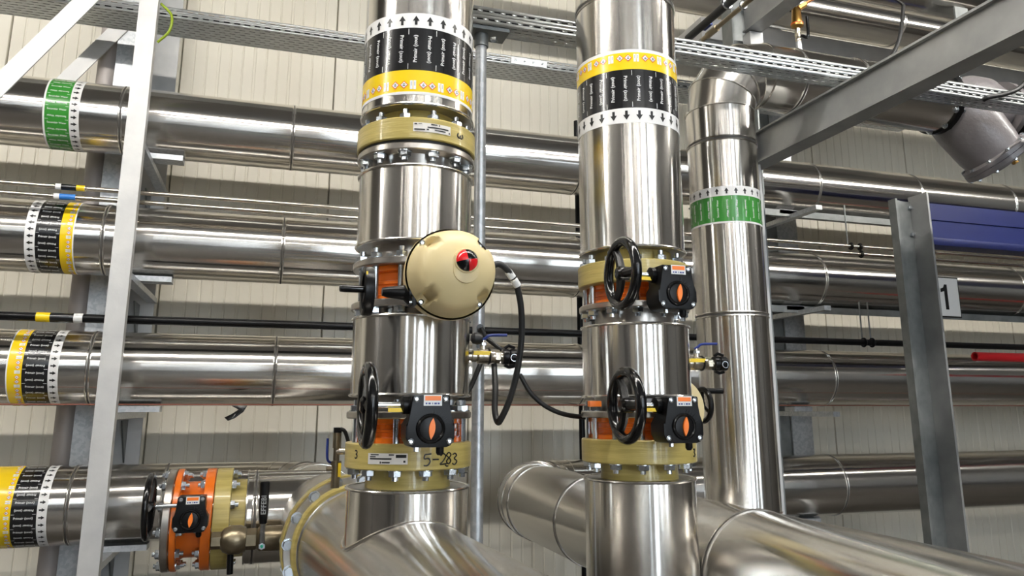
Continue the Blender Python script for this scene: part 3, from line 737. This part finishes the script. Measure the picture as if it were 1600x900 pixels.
# ---- flange ring between wall line and header
t = thing('flange_joint', (.32, 2.93, M1Z-.235), 'large bolted flange joint with fibreglass rings behind the left riser', 'flange')
ff = frame(Ho, -hd, (0, 0, 1))
obj('fibreglass_ring', MB().lathe([(.12, .012), (.208, .012), (.214, .02), (.214, .05), (.12, .05)], ff, 72), 'frp', t)
obj('steel_ring', MB().lathe([(.12, .05), (.236, .05), (.236, .085), (.12, .085)], ff, 72), 'steel', t)
obj('fibreglass_ring', MB().lathe([(.12, .087), (.241, .087), (.241, .135), (.20, .14), (.20, .19), (.12, .19)], ff, 72), 'frp', t)
bolt_ring(t, ff@Matrix.Translation((0, 0, .05)), .224, .087, .018, 16, .1, .006)

# ================================================================== STEELWORK
def channel_x(k, x0, x1, y0, y1, z0, z1, th, open_='front'):
    pass
# left pillar: channel with a lipped edge, flat face to the viewer
def pillar(name, x, y, w, d, z0, z1, m, label):
    k = MB(); e = .008
    k.span((x, y, z0), (x+w, y+e, z1)); k.span((x, y+e, z0), (x+e, y+d, z1)); k.span((x+w-e, y+e, z0), (x+w, y+d, z1))
    return solo(name, k, m, label, 'post', base=(x+w/2, y+d/2, z0))
pillar('channel_post', -.745, 4.02, .088, .06, .1, 5.2, 'galvw', 'pale galvanised upright in front of the wall pipes at left')
pillar('channel_post', 2.052, 2.9, .07, .06, .1, 2.86, 'galvw', 'thin galvanised upright right behind the slimmer riser')
# back columns with gussets and brackets
def back_column(x, label, zl, sx, sl=.18):
    t = thing('support_column', (x, 4.95, 0), label, 'column')
    y0 = 4.74
    obj('front_flange', MB().span((x-.10, y0, 0), (x+.07, y0+.01, 5.4)), 'galv', t)
    obj('web', MB().span((x-.015, y0+.01, 0), (x-.003, 5.02, 5.4)), 'galv', t)
    obj('rear_flange', MB().span((x-.10, 5.02, 0), (x+.20, 5.03, 5.4)), 'galvw', t)
    for z in (Z1, Z2, Z3, zl):
        zb = z-PR
        obj('bracket_arm', MB().span((sx-.02, 4.09, zb-.065), (sx+.03, y0+.3, zb-.034)), 'galv', t)
        obj('pipe_shoe', MB().span((sx-.10, 4.36, zb-.032), (sx+sl, 4.46, zb-.003)), 'galv', t)
        for g in (0, 1):
            obj('gusset', MB().prism([(0, 0), (-.2, 0), (0, -.24)], frame((x+.12, 5.02, zb-.08-.3*g), (1, 0, 0), (0, 1, 0)), -.004, .004), 'galvd', t)
    return t
back_column(atY(181, 90, 4.74).x+.10, 'galvanised bracket column on the wall behind the left upright', Z4, -.69)
bc = back_column(3.68, 'galvanised bracket column on the wall right of the slimmer riser', M2Z-M2R+PR, 3.42, .04)
obj('shadow_sheet', MB().span((3.41, 4.76, 0), (3.585, 4.77, 5.4)), 'galvd', bc)  # dark sheet put in for the shadowed bracket part beside the flange
# round downpipe on the wall
xq = atY(146, 300, 4.85).x
solo('downpipe', MB().cyl((xq, 4.85, 0), (xq, 4.85, 5.4), .057, 28), 'pvc', 'pinkish grey round downpipe behind the wall pipes', 'pipe')
# braces
def flat_bar(a, b, w, th, m, label):
    a = V(a); b = V(b); fr = frame(a, b-a, (0, -1, 0)); k = MB(); L = (b-a).length
    k.box((0, 0, L/2), (th, w, L), fr)
    return solo('diagonal_brace', k, m, label, 'brace')
flat_bar(atY(-40, 172, 3.86), atY(165, -30, 3.86), .085, .01, 'galvw', 'nearer pale flat diagonal brace crossing the top left corner')
flat_bar(atY(98, 130, 4.732), atY(205, 26, 4.732), .085, .01, 'galvw', 'shorter diagonal brace above the green marker tape')
# overhead beam towards the viewer
def i_beam(x, w, y0, y1, z0, z1, m, name, label, th=.009):
    k = MB(); k.span((x-w/2, y0, z0), (x+w/2, y1, z0+th)); k.span((x-w/2, y0, z1-th), (x+w/2, y1, z1)); k.span((x-.006, y0, z0+th), (x+.006, y1, z1-th))
    return solo(name, k, m, label, 'beam')
def c_beam(x, w, y0, y1, z0, z1, m, name, label, th=.009):
    k = MB(); k.span((x, y0, z0), (x+w, y1, z0+th)); k.span((x, y0, z1-th), (x+w, y1, z1)); k.span((x+.018, y0, z0+th), (x+.026, y1, z1-th))
    return solo(name, k, m, label, 'beam')
c_beam(2.09, .09, .4, 2.97, 2.705, 2.856, 'galvm', 'overhead_beam', 'grey channel beam running from the thin upright over the viewer')
for i, (u, v) in enumerate(((1184, 186), (1183, 217))):
    P = atX(u, v, 2.085)
# right column: open H section, stops under the pipe
P = atY(1420, 600, 3.62)
cx0 = P.x
t = thing('steel_column', (cx0+.1, 3.68, .1), 'grey H-section column ending below the pipes at right', 'column')
zt = atY(1425, 308, 3.62).z
obj('web', MB().span((cx0+.02, 3.63, .1), (cx0+.165, 3.642, zt-.03)), 'galvd', t)
obj('flange', MB().span((cx0+.01, 3.585, .1), (cx0+.024, 3.642, zt-.03)), 'galvd', t)
obj('weld_strip', MB().span((cx0+.024, 3.618, .1), (cx0+.075, 3.63, zt-.03)), 'galvd', t)
obj('flange', MB().span((cx0+.165, 3.50, .1), (cx0+.179, 3.642, zt)), 'galvm', t)
for u, v in ((1420, 325), (1424, 367), (1441, 441), (1444, 475)):
    P = atY(u, v, 3.63); obj('bolt', MB().hex((P.x, 3.63, P.z), (P.x, 3.612, P.z), .013), 'zinc', t)
# blue beam
a = atY(1447, 317, 3.60); b = atY(1447, 384, 3.60); bx0 = cx0+.179
t = thing('crane_beam', (bx0+1.5, 3.62, b.z), 'deep blue painted beam right of the grey column', 'beam')
obj('web', MB().span((bx0, 3.60, b.z+.045), (bx0+3, 3.625, a.z)), 'blue', t)
obj('flange', MB().span((bx0, 3.56, b.z), (bx0+3, 3.68, b.z+.045), .004), 'blue', t)
obj('stiffener', MB().span((bx0, 3.592, (a.z+b.z)/2+.03), (bx0+3, 3.60, (a.z+b.z)/2+.036)), 'blue', t)
# sign with the figure 1
a = atY(1460, 432, 3.655); b = atY(1502, 497, 3.655); a.x = cx0+.12
t = thing('number_sign', ((a.x+b.x)/2, 3.655, b.z), 'white sign with black border and figure 1', 'sign')
wS = b.x-a.x; hS = a.z-b.z; cS = V(((a.x+b.x)/2, 3.655, (a.z+b.z)/2)); gS = atY(1475, 462, 3.655).x
obj('frame', MB().box(cS, (wS, .012, hS)), 'ink', t); obj('face', MB().box(cS+V((0, -.007, 0)), (wS-.016, .003, hS-.016)), 'white', t)
k = MB(); k.poly([V((gS+(x-.04)*hS, cS.y-.0092, cS.z+y*hS)) for x, y in ((.02, -.31), (.12, -.31), (.12, .31), (.04, .31), (.0, .23), (-.09, .20), (-.09, .11), (.02, .14))]); obj('figure', k, 'ink', t)
# support rails under the right-hand wall pipes
for z, lab in ((Z1-PR-.05, 'steel rail under the topmost wall pipe, right half'), (Z2-PR-.05, 'steel rail under the second wall pipe, right half')):
    k = MB(); k.span((2.7, 4.36, z), (7.4, 4.37, z+.045)); k.span((2.7, 4.37, z+.035), (7.4, 4.52, z+.045))
    solo('support_rail', k, 'galvd', lab, 'rail', 'support rails')
# vertical black post behind right riser
P = atY(905, 430, 4.8)
solo('black_post', MB().cyl((P.x, 4.8, 0), (P.x, 4.8, atY(905, 190, 4.8).z), .020, 14), 'blackp', 'thin black upright tube half hidden left of the right riser', 'post')

# ================================================================== CABLE TRAYS
def perforated(k, O, ux, uy, L, Wd, rows, pitch, sl, sw):
    O = V(O); ux = V(ux); uy = V(uy); P = lambda x, y: O+ux*x+uy*y; hb = Wd/rows
    n = int(L/pitch)
    for r in range(rows):
        y0 = r*hb; ya = y0+(hb-sw)/2; yb = ya+sw; y1 = y0+hb
        k.poly([P(0, y0), P(L, y0), P(L, ya), P(0, ya)]); k.poly([P(0, yb), P(L, yb), P(L, y1), P(0, y1)])
        xo = pitch*.5 if r % 2 else 0; last = 0
        for i in range(n):
            s = i*pitch+xo+pitch*.2
            if s+sl > L: break
            k.poly([P(last, ya), P(s, ya), P(s, yb), P(last, yb)]); last = s+sl
        k.poly([P(last, ya), P(L, ya), P(L, yb), P(last, yb)])
def cable_tray(x0, x1, y, z, depth, h, pitch, label, rows, sw):
    t = thing('cable_tray', ((x0+x1)/2, y+depth/2, z), label, 'cable tray', 'perforated cable trays'); L = x1-x0
    for nm, O, uy, w, rw in (('side_rail', (x0, y, z), (0, 0, 1), h, 2), ('side_rail', (x0, y+depth, z), (0, 0, 1), h, 2), ('perforated_bottom', (x0, y, z), (0, 1, 0), depth, rows)):
        k = MB(); perforated(k, O, (1, 0, 0), uy, L, w, rw, pitch, pitch*.56, sw)
        o = obj(nm, k, 'tray', t); md = o.modifiers.new('sheet', 'SOLIDIFY'); md.thickness = .0015; md.offset = 0
    obj('rail_lip', MB().span((x0, y, z+h-.004), (x1, y+.012, z+h)), 'tray', t)
    obj('rail_lip', MB().span((x0, y+depth-.012, z+h-.004), (x1, y+depth, z+h)), 'tray', t)
    return t
ta = cable_tray(-2.4, 4.6, 4.28, 3.716, .24, .058, .055, 'farther perforated cable tray with wide bottom, near the wall', 8, .0072)
xj = atY(826, 100, 4.28).x
obj('joint_plate', MB().span((xj-.12, 4.273, 3.720), (xj+.12, 4.276, 3.765)), 'tray', ta)
for i in range(4): obj('joint_bolt', MB().cyl((xj-.09+.06*i, 4.265, 3.742), (xj-.09+.06*i, 4.273, 3.742), .006, 10), 'zinc', ta)
tb = cable_tray(.44, 4.4, 2.36, 2.905, .085, .063, .042, 'nearer narrow perforated cable tray on the round post', 4, .0056)
# black cables added inside the trays so that the slots look dark
for i in range(4): solo('added_cable', MB().cyl((-2.35, 4.312+.058*i, 3.745), (4.55, 4.312+.058*i, 3.745), .0265, 14), 'rubber', ('added thick black cable against the front rail of the wide tray', 'second added black cable from the front of the wide tray', 'third added black cable from the front of the wide tray', 'added thick black cable against the rear rail of the wide tray')[i], 'cable', 'added cables in the farther tray')
for y_, z_, l_ in ((2.380, .0165, 'lower front'), (2.380, .0465, 'upper front'), (2.412, .0165, 'rear')): solo('added_cable', MB().cyl((.46, y_, 2.905+z_), (4.38, y_, 2.905+z_), .0148, 12), 'rubber', l_+' black cable added to darken the slots of the nearer narrow tray', 'cable', 'added cables in the narrow tray')
# round galvanised post
PP = atY(747, 600, 2.42)
t = thing('round_post', (PP.x, 2.42, .1), 'round galvanised post beside the left riser, holding the narrow tray', 'post')
pr = .0195
obj('post_tube', MB().cyl((PP.x, 2.42, .1), (PP.x, 2.42, 2.885), pr, 28), 'galv', t)
obj('clamp', MB().cyl((PP.x, 2.42, 2.845), (PP.x, 2.42, 2.89), pr+.006, 28), 'galvd', t)
obj('top_plate', MB().span((PP.x-.05, 2.37, 2.89), (PP.x+.09, 2.46, 2.903)), 'galvd', t)
obj('clamp_bolt', MB().hex((PP.x+.03, 2.40, 2.868), (PP.x+.048, 2.39, 2.868), .011), 'zinc', t)
P = atY(751, 526, 2.40)
sl_ = [(.011*math.cos(2*PI*i/20), .011*math.sin(2*PI*i/20)+(.03 if math.sin(2*PI*i/20) > 0 else -.03)) for i in range(20)]
obj('cable_slot', MB().prism(sl_, frame((PP.x, 2.42-pr-.001, P.z), (0, -1, 0), (1, 0, 0)), -.004, .001), 'ink', t, label='dark long cable slot in the post')

# ================================================================== SMALL PIPES ALONG THE WALL
def small_line(u0, v0, u1, v1, Y, r, m, name, label, x0=None, x1=None):
    a = atY(u0, v0, Y); b = atY(u1, v1, Y); z = (a.z+b.z)/2
    o = thing(name, (0, Y, z), label, 'pipe')
    obj('tube', MB().cyl((x0 if x0 is not None else BX0, Y, z), (x1 if x1 is not None else BX1, Y, z), r, 20), m, o)
    return o, z
LY = 4.2
l1, lz1 = small_line(60, 291, 400, 313, LY, .0125, 'tube', 'thin_pipe', 'upper of two thin bright tubes above the second wall pipe')
l2, lz2 = small_line(60, 307, 400, 327, LY, .0125, 'tube', 'thin_pipe', 'lower of two thin bright tubes above the second wall pipe')
l3, lz3 = small_line(60, 496, 400, 505, LY, .021, 'blackp', 'black_pipe', 'black plastic pipe above the third wall pipe')
def sleeve(t, z, r, us, cols, v):
    for (a, b), c in zip(zip(us, us[1:]), cols):
        obj('marker_sleeve', MB().cyl((atY(a, v, LY).x, LY, z), (atY(b, v, LY).x, LY, z), r+.002, 20), c, t)
sleeve(l1, lz1, .0135, (87, 96, 120, 133), ('tapew', 'tapek', 'tapey'), 293)
sleeve(l2, lz2, .0135, (84, 93, 118), ('tapew', 'tapeb'), 310)
sleeve(l3, lz3, .0215, (57, 79, 116, 130), ('tapey', 'tapek', 'tapew'), 497)
# clamps and hanger rods on the right
for (u, v, z, tt) in ((1330, 388, lz1, l1), (1344, 392, lz1, l1), (1346, 401, lz2, l2), (1350, 540, lz3, l3), (1363, 540, lz3, l3)):
    x = atY(u, v, LY).x; r = .026 if tt is l3 else .02
    obj('pipe_clamp', MB().torus(frame((x, LY, z), (1, 0, 0)), r, .007, 20, 6), 'blackp', tt)
for (u, tt, z, zt_) in ((1327, l1, lz1, Z1-PR), (1350, l3, lz3, Z2-PR), (1363, l3, lz3, Z2-PR)):
    x = atY(u, 390 if tt is l1 else 540, LY).x
    obj('hanger_rod', MB().cyl((x, LY+.01, z), (x, LY+.01, zt_+.02), .005, 8), 'galvd', tt)
lc, _ = small_line(300, 632, 860, 633, 4.24, .0035, 'rust', 'thin_pipe', 'very thin reddish line under the third wall pipe')
# red tube
a = atY(1523, 557, 3.9)
solo('red_tube', MB().lathe([(.022, 0), (.029, 0), (.029, 2.5), (.022, 2.5), (.022, 0)], frame((a.x, 3.9, a.z), (1, 0, 0)), 28, cap=False), 'red', 'red plastic tube with open end below the number sign', 'pipe')
# black foil scrap
P0 = atY(362, 634, 4.24); k = MB()
pts = [(0, 0, 0), (.075, 0, .0), (.06, -.01, -.03), (.02, -.02, -.062), (-.012, -.018, -.075), (-.03, 0, -.06), (.0, .01, -.045), (.035, .012, -.02)]
vv = [k.bm.verts.new(P0+V(p)) for p in pts]
for f in ((0, 1, 2, 7), (7, 2, 3, 6), (6, 3, 4, 5)): k.bm.faces.new([vv[i] for i in f])
o = solo('plastic_scrap', k, 'foil', 'black plastic scrap hanging under the third wall pipe', 'scrap'); o.modifiers.new('s', 'SOLIDIFY').thickness = .003

# ================================================================== UPPER RIGHT: overhead pipes, duct, air vent
def over_pipe(uc, v0, v1, Y, label, seams, xa, xb):
    a = atY(uc, v0, Y); b = atY(uc, v1, Y); z = (a.z+b.z)/2; r = (a.z-b.z)/2*.92
    t = thing('insulated_pipe', (xa, Y, z-r), label, 'pipe', 'overhead insulated pipes')
    sections(t, (0, Y, z), HPX, r, [xa]+seams+[xb], 'jacketX'); return t, z, r
over_pipe(1400, 10, 74, 4.3, 'bright overhead insulated pipe behind the brass air vent', [atY(1390, 40, 4.3).x], 1.0, 7.6)
t_, zz_, rr_ = over_pipe(1450, -52, 26, 3.3, 'dark overhead insulated pipe at the top right edge', [], 2.68, 7.0)
P = atY(1480, 25, 3.3)
t = thing('pipe_hanger', (P.x, 3.3, zz_-rr_-.12), 'small steel hanger bracket under the dark overhead pipe', 'bracket')
obj('plate', MB().span((P.x-.05, 3.2, zz_-rr_-.10), (P.x+.05, 3.21, zz_-rr_+.02)), 'galvd', t)
obj('shoe', MB().span((P.x-.1, 3.12, zz_-rr_-.12), (P.x+.16, 3.4, zz_-rr_-.10)), 'galvd', t)
obj('bolt', MB().hex((P.x+.02, 3.2, zz_-rr_-.03), (P.x+.02, 3.185, zz_-rr_-.03), .014), 'zinc', t)
# flat duct under the bright overhead pipe
a = atY(1400, 78, 4.0); b = atY(1400, 107, 4.0)
t = thing('flat_duct', (4.5, 4.2, b.z-.05), 'pale flat duct below the bright overhead pipe', 'duct')
k = MB(); k.span((2.55, 4.0, b.z), (7.4, 4.55, a.z)); obj('duct_body', k, 'galvw', t)
obj('duct_rail', MB().span((2.55, 4.02, b.z-.05), (7.4, 4.10, b.z)), 'galvd', t)
# steel column and second beam behind tray
P = atY(1150, 40, 3.5)
t = thing('steel_column', (P.x, 3.5, .1), 'dark steel column above the segmented elbow', 'column')
zc0 = 2.75
obj('flange', MB().span((P.x-.055, 3.46, zc0), (P.x-.045, 3.56, 5.2)), 'galvd', t); obj('flange', MB().span((P.x+.075, 3.46, zc0), (P.x+.085, 3.56, 5.2)), 'galvd', t)
obj('web', MB().span((P.x-.045, 3.505, zc0), (P.x+.075, 3.515, 5.2)), 'galvd', t)
obj('foot', MB().span((P.x-.05, 3.46, .1), (P.x+.08, 3.56, zc0)), 'galvd', t)
P2 = atY(1165, 52, 3.44)
c_beam(P2.x-.02, .10, .6, 3.44, P2.z, P2.z+.20, 'galvm', 'overhead_beam', 'upper dark channel beam bolted to the column above the elbow')
obj_ = solo('beam_seat', MB().span((P2.x, 3.40, P2.z-.12), (P2.x+.085, 3.47, P2.z-.004)), 'galvw', 'pale steel block under the upper channel beam', 'block')
# two pipes running overhead towards the viewer
def run_y(u, v, Y, r, m, y0, label, name):
    P = atY(u, v, Y); t = thing(name, (P.x, (y0+Y)/2, P.z-r), label, 'pipe')
    obj('tube', MB().cyl((P.x, y0, P.z), (P.x, Y, P.z), r, 20), m, t); return t, P
t, P = run_y(1075, 60, 3.3, .020, 'rubber', .9, 'black overhead pipe running towards the viewer above the narrow tray', 'black_pipe')
obj('pipe_clamp', MB().torus(frame((P.x, 2.93, P.z), (0, 1, 0)), .022, .007, 24, 6), 'zinc', t)
t, P = run_y(1098, 62, 3.3, .0125, 'bronze', .9, 'thin tan overhead pipe beside the black one', 'thin_pipe')
obj('pipe_clamp', MB().torus(frame((P.x, 2.93, P.z), (0, 1, 0)), .016, .007, 24, 6), 'zinc', t)
obj('union', MB().cyl((P.x, 3.16, P.z), (P.x, 3.25, P.z), .018, 12), 'bronze', t)
obj('lever', MB().box((P.x-.03, 3.2, P.z+.02), (.016, .07, .012), None, .003), 'bluep', t)
# brass air vent on the overhead pipe
VX = atY(1249, 80, R3.y).x; vb = atY(1249, 88, R3.y); 
zt_ = TZ+R3R
t = thing('air_vent', (VX, R3.y, zt_-.01), 'brass automatic air vent with black lever on the overhead pipe', 'air vent')
h1 = atY(1248, 66, R3.y).z; h2 = atY(1246, 44, R3.y).z; h3 = atY(1243, 12, R3.y).z
obj('stub_pipe', MB().cyl((VX, R3.y, zt_-.01), (VX, R3.y, h1), .0135, 16), 'galv', t)
obj('isolating_valve', MB().lathe([(.012, h1), (.015, h1+.01), (.011, h1+.02), (.016, h1+.03), (.011, h2)], frame((VX, R3.y, 0), (0, 0, 1)), 16), 'nickel', t)
obj('float_housing', MB().lathe([(.010, h2-.002), (.028, h2+.008), (.029, h2+.022), (.026, h2+.03), (.020, h3-.012), (.010, h3)], frame((VX, R3.y, 0), (0, 0, 1)), 28), 'brass', t)
obj('red_band', MB().lathe([(.0292, h2+.016), (.0292, h2+.022)], frame((VX, R3.y, 0), (0, 0, 1)), 28), 'ghs', t)
obj('lever', MB().sweep(smooth([(VX+.012, R3.y-.012, h1+.03), (VX+.03, R3.y-.03, h1+.02), (VX+.034, R3.y-.03, h2+.05)]), .007, 8), 'black', t)
obj('vent_line', MB().sweep(smooth([(VX, R3.y, h3-.004), (VX+.03, R3.y-.01, h3+.01), (VX+.16, R3.y-.1, h3+.10)]), .007, 10), 'copper', t)
obj('compression_nut', MB().hex((VX+.012, R3.y-.004, h3-.004), (VX+.045, R3.y-.016, h3+.018), .014), 'brass', t)

# ================================================================== BALL VALVES
def bvx(t, x0, y, z, segs, fr=None):
    pass
def ball_valve(r, v, label, u_end, knob):
    y = r.y-.01; z = atY(750, v, r.y).z if r is R1 else atY(1090, v, r.y).z
    xs = r.x+RJ-.012; t = thing('ball_valve', (xs, y, z-.02), label, 'valve', 'drain ball valves on the risers')
    f = frame((xs, y, z), (1, 0, 0))
    obj('nipple', MB().lathe([(.014, 0), (.014, .02), (.017, .022), (.017, .034), (.014, .036), (.014, .045)], f, 20), 'nickel', t)
    b = obj('valve_body', MB().lathe([(.016, .036), (.0215, .040), (.0215, .075), (.019, .080), (.019, .088), (.016, .090)], f, 24), 'nickel', t)
    obj('hex_end', MB().hex(f@V((0, 0, .088)), f@V((0, 0, .106)), .020), 'nickel', t)
    obj('collar', MB().lathe([(.014, .106), (.014, .116)], f, 20), 'nickel', t)
    c = obj('black_coupling', MB().lathe([(.021, .114), (.0225, .118), (.0225, .130), (.019, .132), (.0225, .136), (.0225, .158), (.018, .162)], f, 24), 'blackp', t)
    obj('coupling_ear', MB().sweep([f@V((.024, 0, .120)), f@V((.032, 0, .134)), f@V((.026, 0, .152))], .005, 8), 'blackp', c)
    obj('coupling_ear', MB().sweep([f@V((-.024, 0, .120)), f@V((-.030, 0, .134)), f@V((-.026, 0, .152))], .005, 8), 'blackp', c)
    obj('pull_ring', MB().torus(frame(f@V((0, 0, .142))+V((0, -.026, -.004)), (0, -1, 0)), .010, .0012, 24, 6), 'zinc', c)
    obj('name_tag', MB().box(V((xs+.048, y-.021, z+.008)), (.052, .003, .011)), 'tagy', t, label='yellow tag strip')
    obj('tie_strap', MB().torus(f@Matrix.Translation((0, 0, .072)), .0225, .0022, 24, 6), 'blackp', t)
    st = obj('stem', MB().lathe([(.010, .018), (.010, .03), (.006, .032), (.006, .046)], frame((xs+.056, y, z), (0, 0, 1)), 16), 'nickel', t)
    obj('stem_nut', MB().hex((xs+.056, y, z+.030), (xs+.056, y, z+.040), .011), 'zinc', st)
    lv = obj('lever', MB().sweep(smooth([(xs+.050, y, z+.044), (xs+.062, y-.003, z+.052), (xs+.075, y-.006, z+.060), (xs+.125, y-.010, z+.062)]), .0042, 8), 'bluep', t)
    return t, V((xs, y, z))
t, B1 = ball_valve(R1, 557, 'brass drain valve with blue lever beside the post, left riser', 830, True)
k = MB().lathe([(.0, 0), (.014, .003), (.0175, .012), (.016, .026), (.010, .032), (0, .033)], frame(B1+V((.045, -.03, .046)), (-1, 0, .12)), 20)
obj('foam_knob', k, 'rubber', t)
t, B2 = ball_valve(R2, 568, 'brass drain valve with blue lever against the slimmer riser', 1142, False)
# valve group on the left branch
vg = atY(395, 842, 3.30)
t = thing('ball_valve', (vg.x, vg.y, vg.z-.05), 'dull brass ball valve with long black lever below the orange valve', 'valve')
f = frame((atY(330, 842, 3.30).x, vg.y, vg.z), (1, 0, 0)); s = (atY(470, 842, 3.30).x-atY(330, 842, 3.30).x)
obj('union_nut', MB().hex(f@V((0, 0, 0)), f@V((0, 0, .05*s/.38)), .032), 'bronze', t)
obj('check_body', MB().lathe([(.024, .03), (.044, .045), (.053, .07), (.053, .105), (.044, .125), (.026, .130)], f, 32), 'bronze', t)
obj('hex_end', MB().hex(f@V((0, 0, .125)), f@V((0, 0, .165)), .040), 'bronze', t)
obj('valve_body', MB().lathe([(.036, .165), (.047, .175), (.047, .26), (.036, .275)], f, 28), 'bronze', t)
obj('hex_end', MB().hex(f@V((0, 0, .272)), f@V((0, 0, .33)), .044), 'bronze', t)
obj('outlet', MB().lathe([(.028, .33), (.028, s)], f, 20), 'bronze', t)
la = atY(409, 852, vg.y-.05); lb = atY(411, 818, vg.y-.06); lt = atY(414, 752, vg.y-.06)
obj('lever_plate', MB().sweep([la, lb, lb+(lt-lb)*.1], .011, 8), 'zinc', t)
lv = obj('lever_grip', MB().sweep([lb, lb+(lt-lb)*.3, lb+(lt-lb)*.75, lb+(lt-lb)*.78, lb+(lt-lb)*.97, lt], lambda q: .0185 if .12 < q < .95 else .014, 12), 'blackp', t)
gd = (lt-lb).normalized(); gx = V((1, 0, 0)); k = MB(); gc_ = lb+(lt-lb)*.45+V((0, -.0192, 0))
put_text(k, 'EFFEBI', .026, lambda x, y: gc_+gd*x-gx*y)
obj('lettering', k, 'galvm', lv)
obj('lever_nut', MB().hex(la+V((0, .0, 0)), la+V((0, -.025, 0)), .014), 'zinc', t)
obj('green_dot', MB().cyl(la+V((0, -.025, 0)), la+V((0, -.027, 0)), .006, 12), mat('green_dot', (.02, .3, .2)), t)
obj('name_tag', MB().box(atY(430, 834, vg.y-.03), (.06, .004, .012), None), 'tagy', t)
obj('stem_boss', MB().cyl((la.x, vg.y, vg.z), (la.x, la.y, la.z), .013, 14), 'bronze', t)
obj('lower_lever', MB().sweep([atY(362, 858, vg.y+.02), atY(360, 868, vg.y+.02), atY(359, 897, vg.y+.02)], .012, 10), 'blackp', t)
# small sampling valve left of the lower fibreglass flange
sv = atY(524, 745, 2.55)
t = thing('sampling_valve', (sv.x, sv.y, sv.z), 'small upright sampling valve with blue lever on the header joint', 'valve')
zz0 = [atY(522, v, 2.55).z for v in (752, 740, 727, 716, 700, 690, 676, 670)]
f = frame((sv.x, sv.y, 0), (0, 0, 1))
obj('stem_tube', MB().lathe([(.0135, zz0[0]-.02), (.0135, zz0[2]), (.017, zz0[2]), (.017, zz0[2]+.012), (.010, zz0[2]+.014), (.010, zz0[4]), (.013, zz0[4]), (.013, zz0[6])], f, 18), 'bronze', t)
obj('cap', MB().span((sv.x-.012, sv.y-.012, zz0[6]), (sv.x+.012, sv.y+.012, zz0[7]+.004)), 'blackp', t)
obj('name_tag', MB().box((sv.x+.010, sv.y-.018, zz0[1]+.012), (.009, .003, .042)), 'tagy', t)
obj('side_valve', MB().lathe([(.011, .0), (.011, .03), (.017, .032), (.017, .045), (.008, .05)], frame((sv.x, sv.y, zz0[4]-.01), (1, -.2, 0)), 16), 'nickel', t)
obj('lever', MB().sweep(smooth([(sv.x-.012, sv.y, zz0[2]+.006), (sv.x-.028, sv.y-.01, zz0[3]), (sv.x-.030, sv.y-.012, zz0[4]+.03)]), .004, 8), 'bluep', t)
obj('lever_boss', MB().cyl((sv.x-.03, sv.y, zz0[2]-.01), (sv.x, sv.y, zz0[2]-.01), .008, 12), 'bronze', t)
obj('hose', MB().sweep(smooth([(sv.x+.008, sv.y-.01, zz0[7]), (sv.x+.022, sv.y-.01, zz0[7]-.008), (sv.x+.035, sv.y, zz0[5])]), .006, 8), 'rubber', t)

# ================================================================== CABLES
def cable(pts, r, m, name, label, cat='cable'):
    return solo(name, MB().sweep(smooth([atY(*p) for p in pts], 8), r, 12), m, label, cat)
c1 = cable([(768, 416, 1.93), (781, 413, 1.93), (797, 427, 1.94), (809, 452, 1.96), (815, 492, 1.98), (814, 540, 2.0), (806, 590, 2.02), (795, 628, 2.04), (782, 656, 2.06), (777, 658, 2.08), (773, 640, 2.10), (774, 610, 2.12), (772, 570, 2.16)], .0088, 'rubber', 'power_cable', 'black cable looping down from the cream actuator')
for a, b in (((794, 424), (801, 434)), ((803, 437), (809, 447))):
    A = atY(*a, 1.94); B = atY(*b, 1.945); o = MB().cyl(A, B, .0105, 14)
    k = obj('cable_label', o, 'white', c1, label='white printed cable label')
cable([(812, 585, 2.3), (830, 615, 2.3), (855, 636, 2.3), (885, 648, 2.3), (925, 653, 2.32)], .0075, 'rubber', 'power_cable', 'thin black cable sagging from the drain valve to the right riser')
cable([(757, 553, 2.36), (748, 575, 2.34), (735, 605, 2.33), (722, 622, 2.33), (700, 650, 2.36)], .008, 'rubber', 'power_cable', 'black cable passing behind the left riser and the round post')
cable([(752, 512, 2.38), (760, 528, 2.37), (775, 540, 2.35), (790, 552, 2.34), (800, 572, 2.33)], .007, 'rubber', 'power_cable', 'black cable leaving the slot of the round post')
cable([(1412, -5, 3.3), (1411, 15, 3.25), (1408, 45, 3.2), (1402, 70, 3.2), (1388, 97, 3.2)], .011, 'rubber', 'power_cable', 'black cable hanging over the bright overhead pipe')
cable([(1610, 120, 2.34), (1592, 138, 2.34), (1570, 147, 2.34), (1545, 152, 2.34), (1537, 156, 2.36)], .010, 'rubber', 'power_cable', 'black cable dropping into the narrow tray at right edge')
cable([(246, 66, 4.05), (262, 52, 4.03), (268, 38, 4.02), (267, 22, 4.03), (252, 6, 4.05)], .007, 'earth', 'earth_wire', 'yellow green earth wire looping beside the left upright')
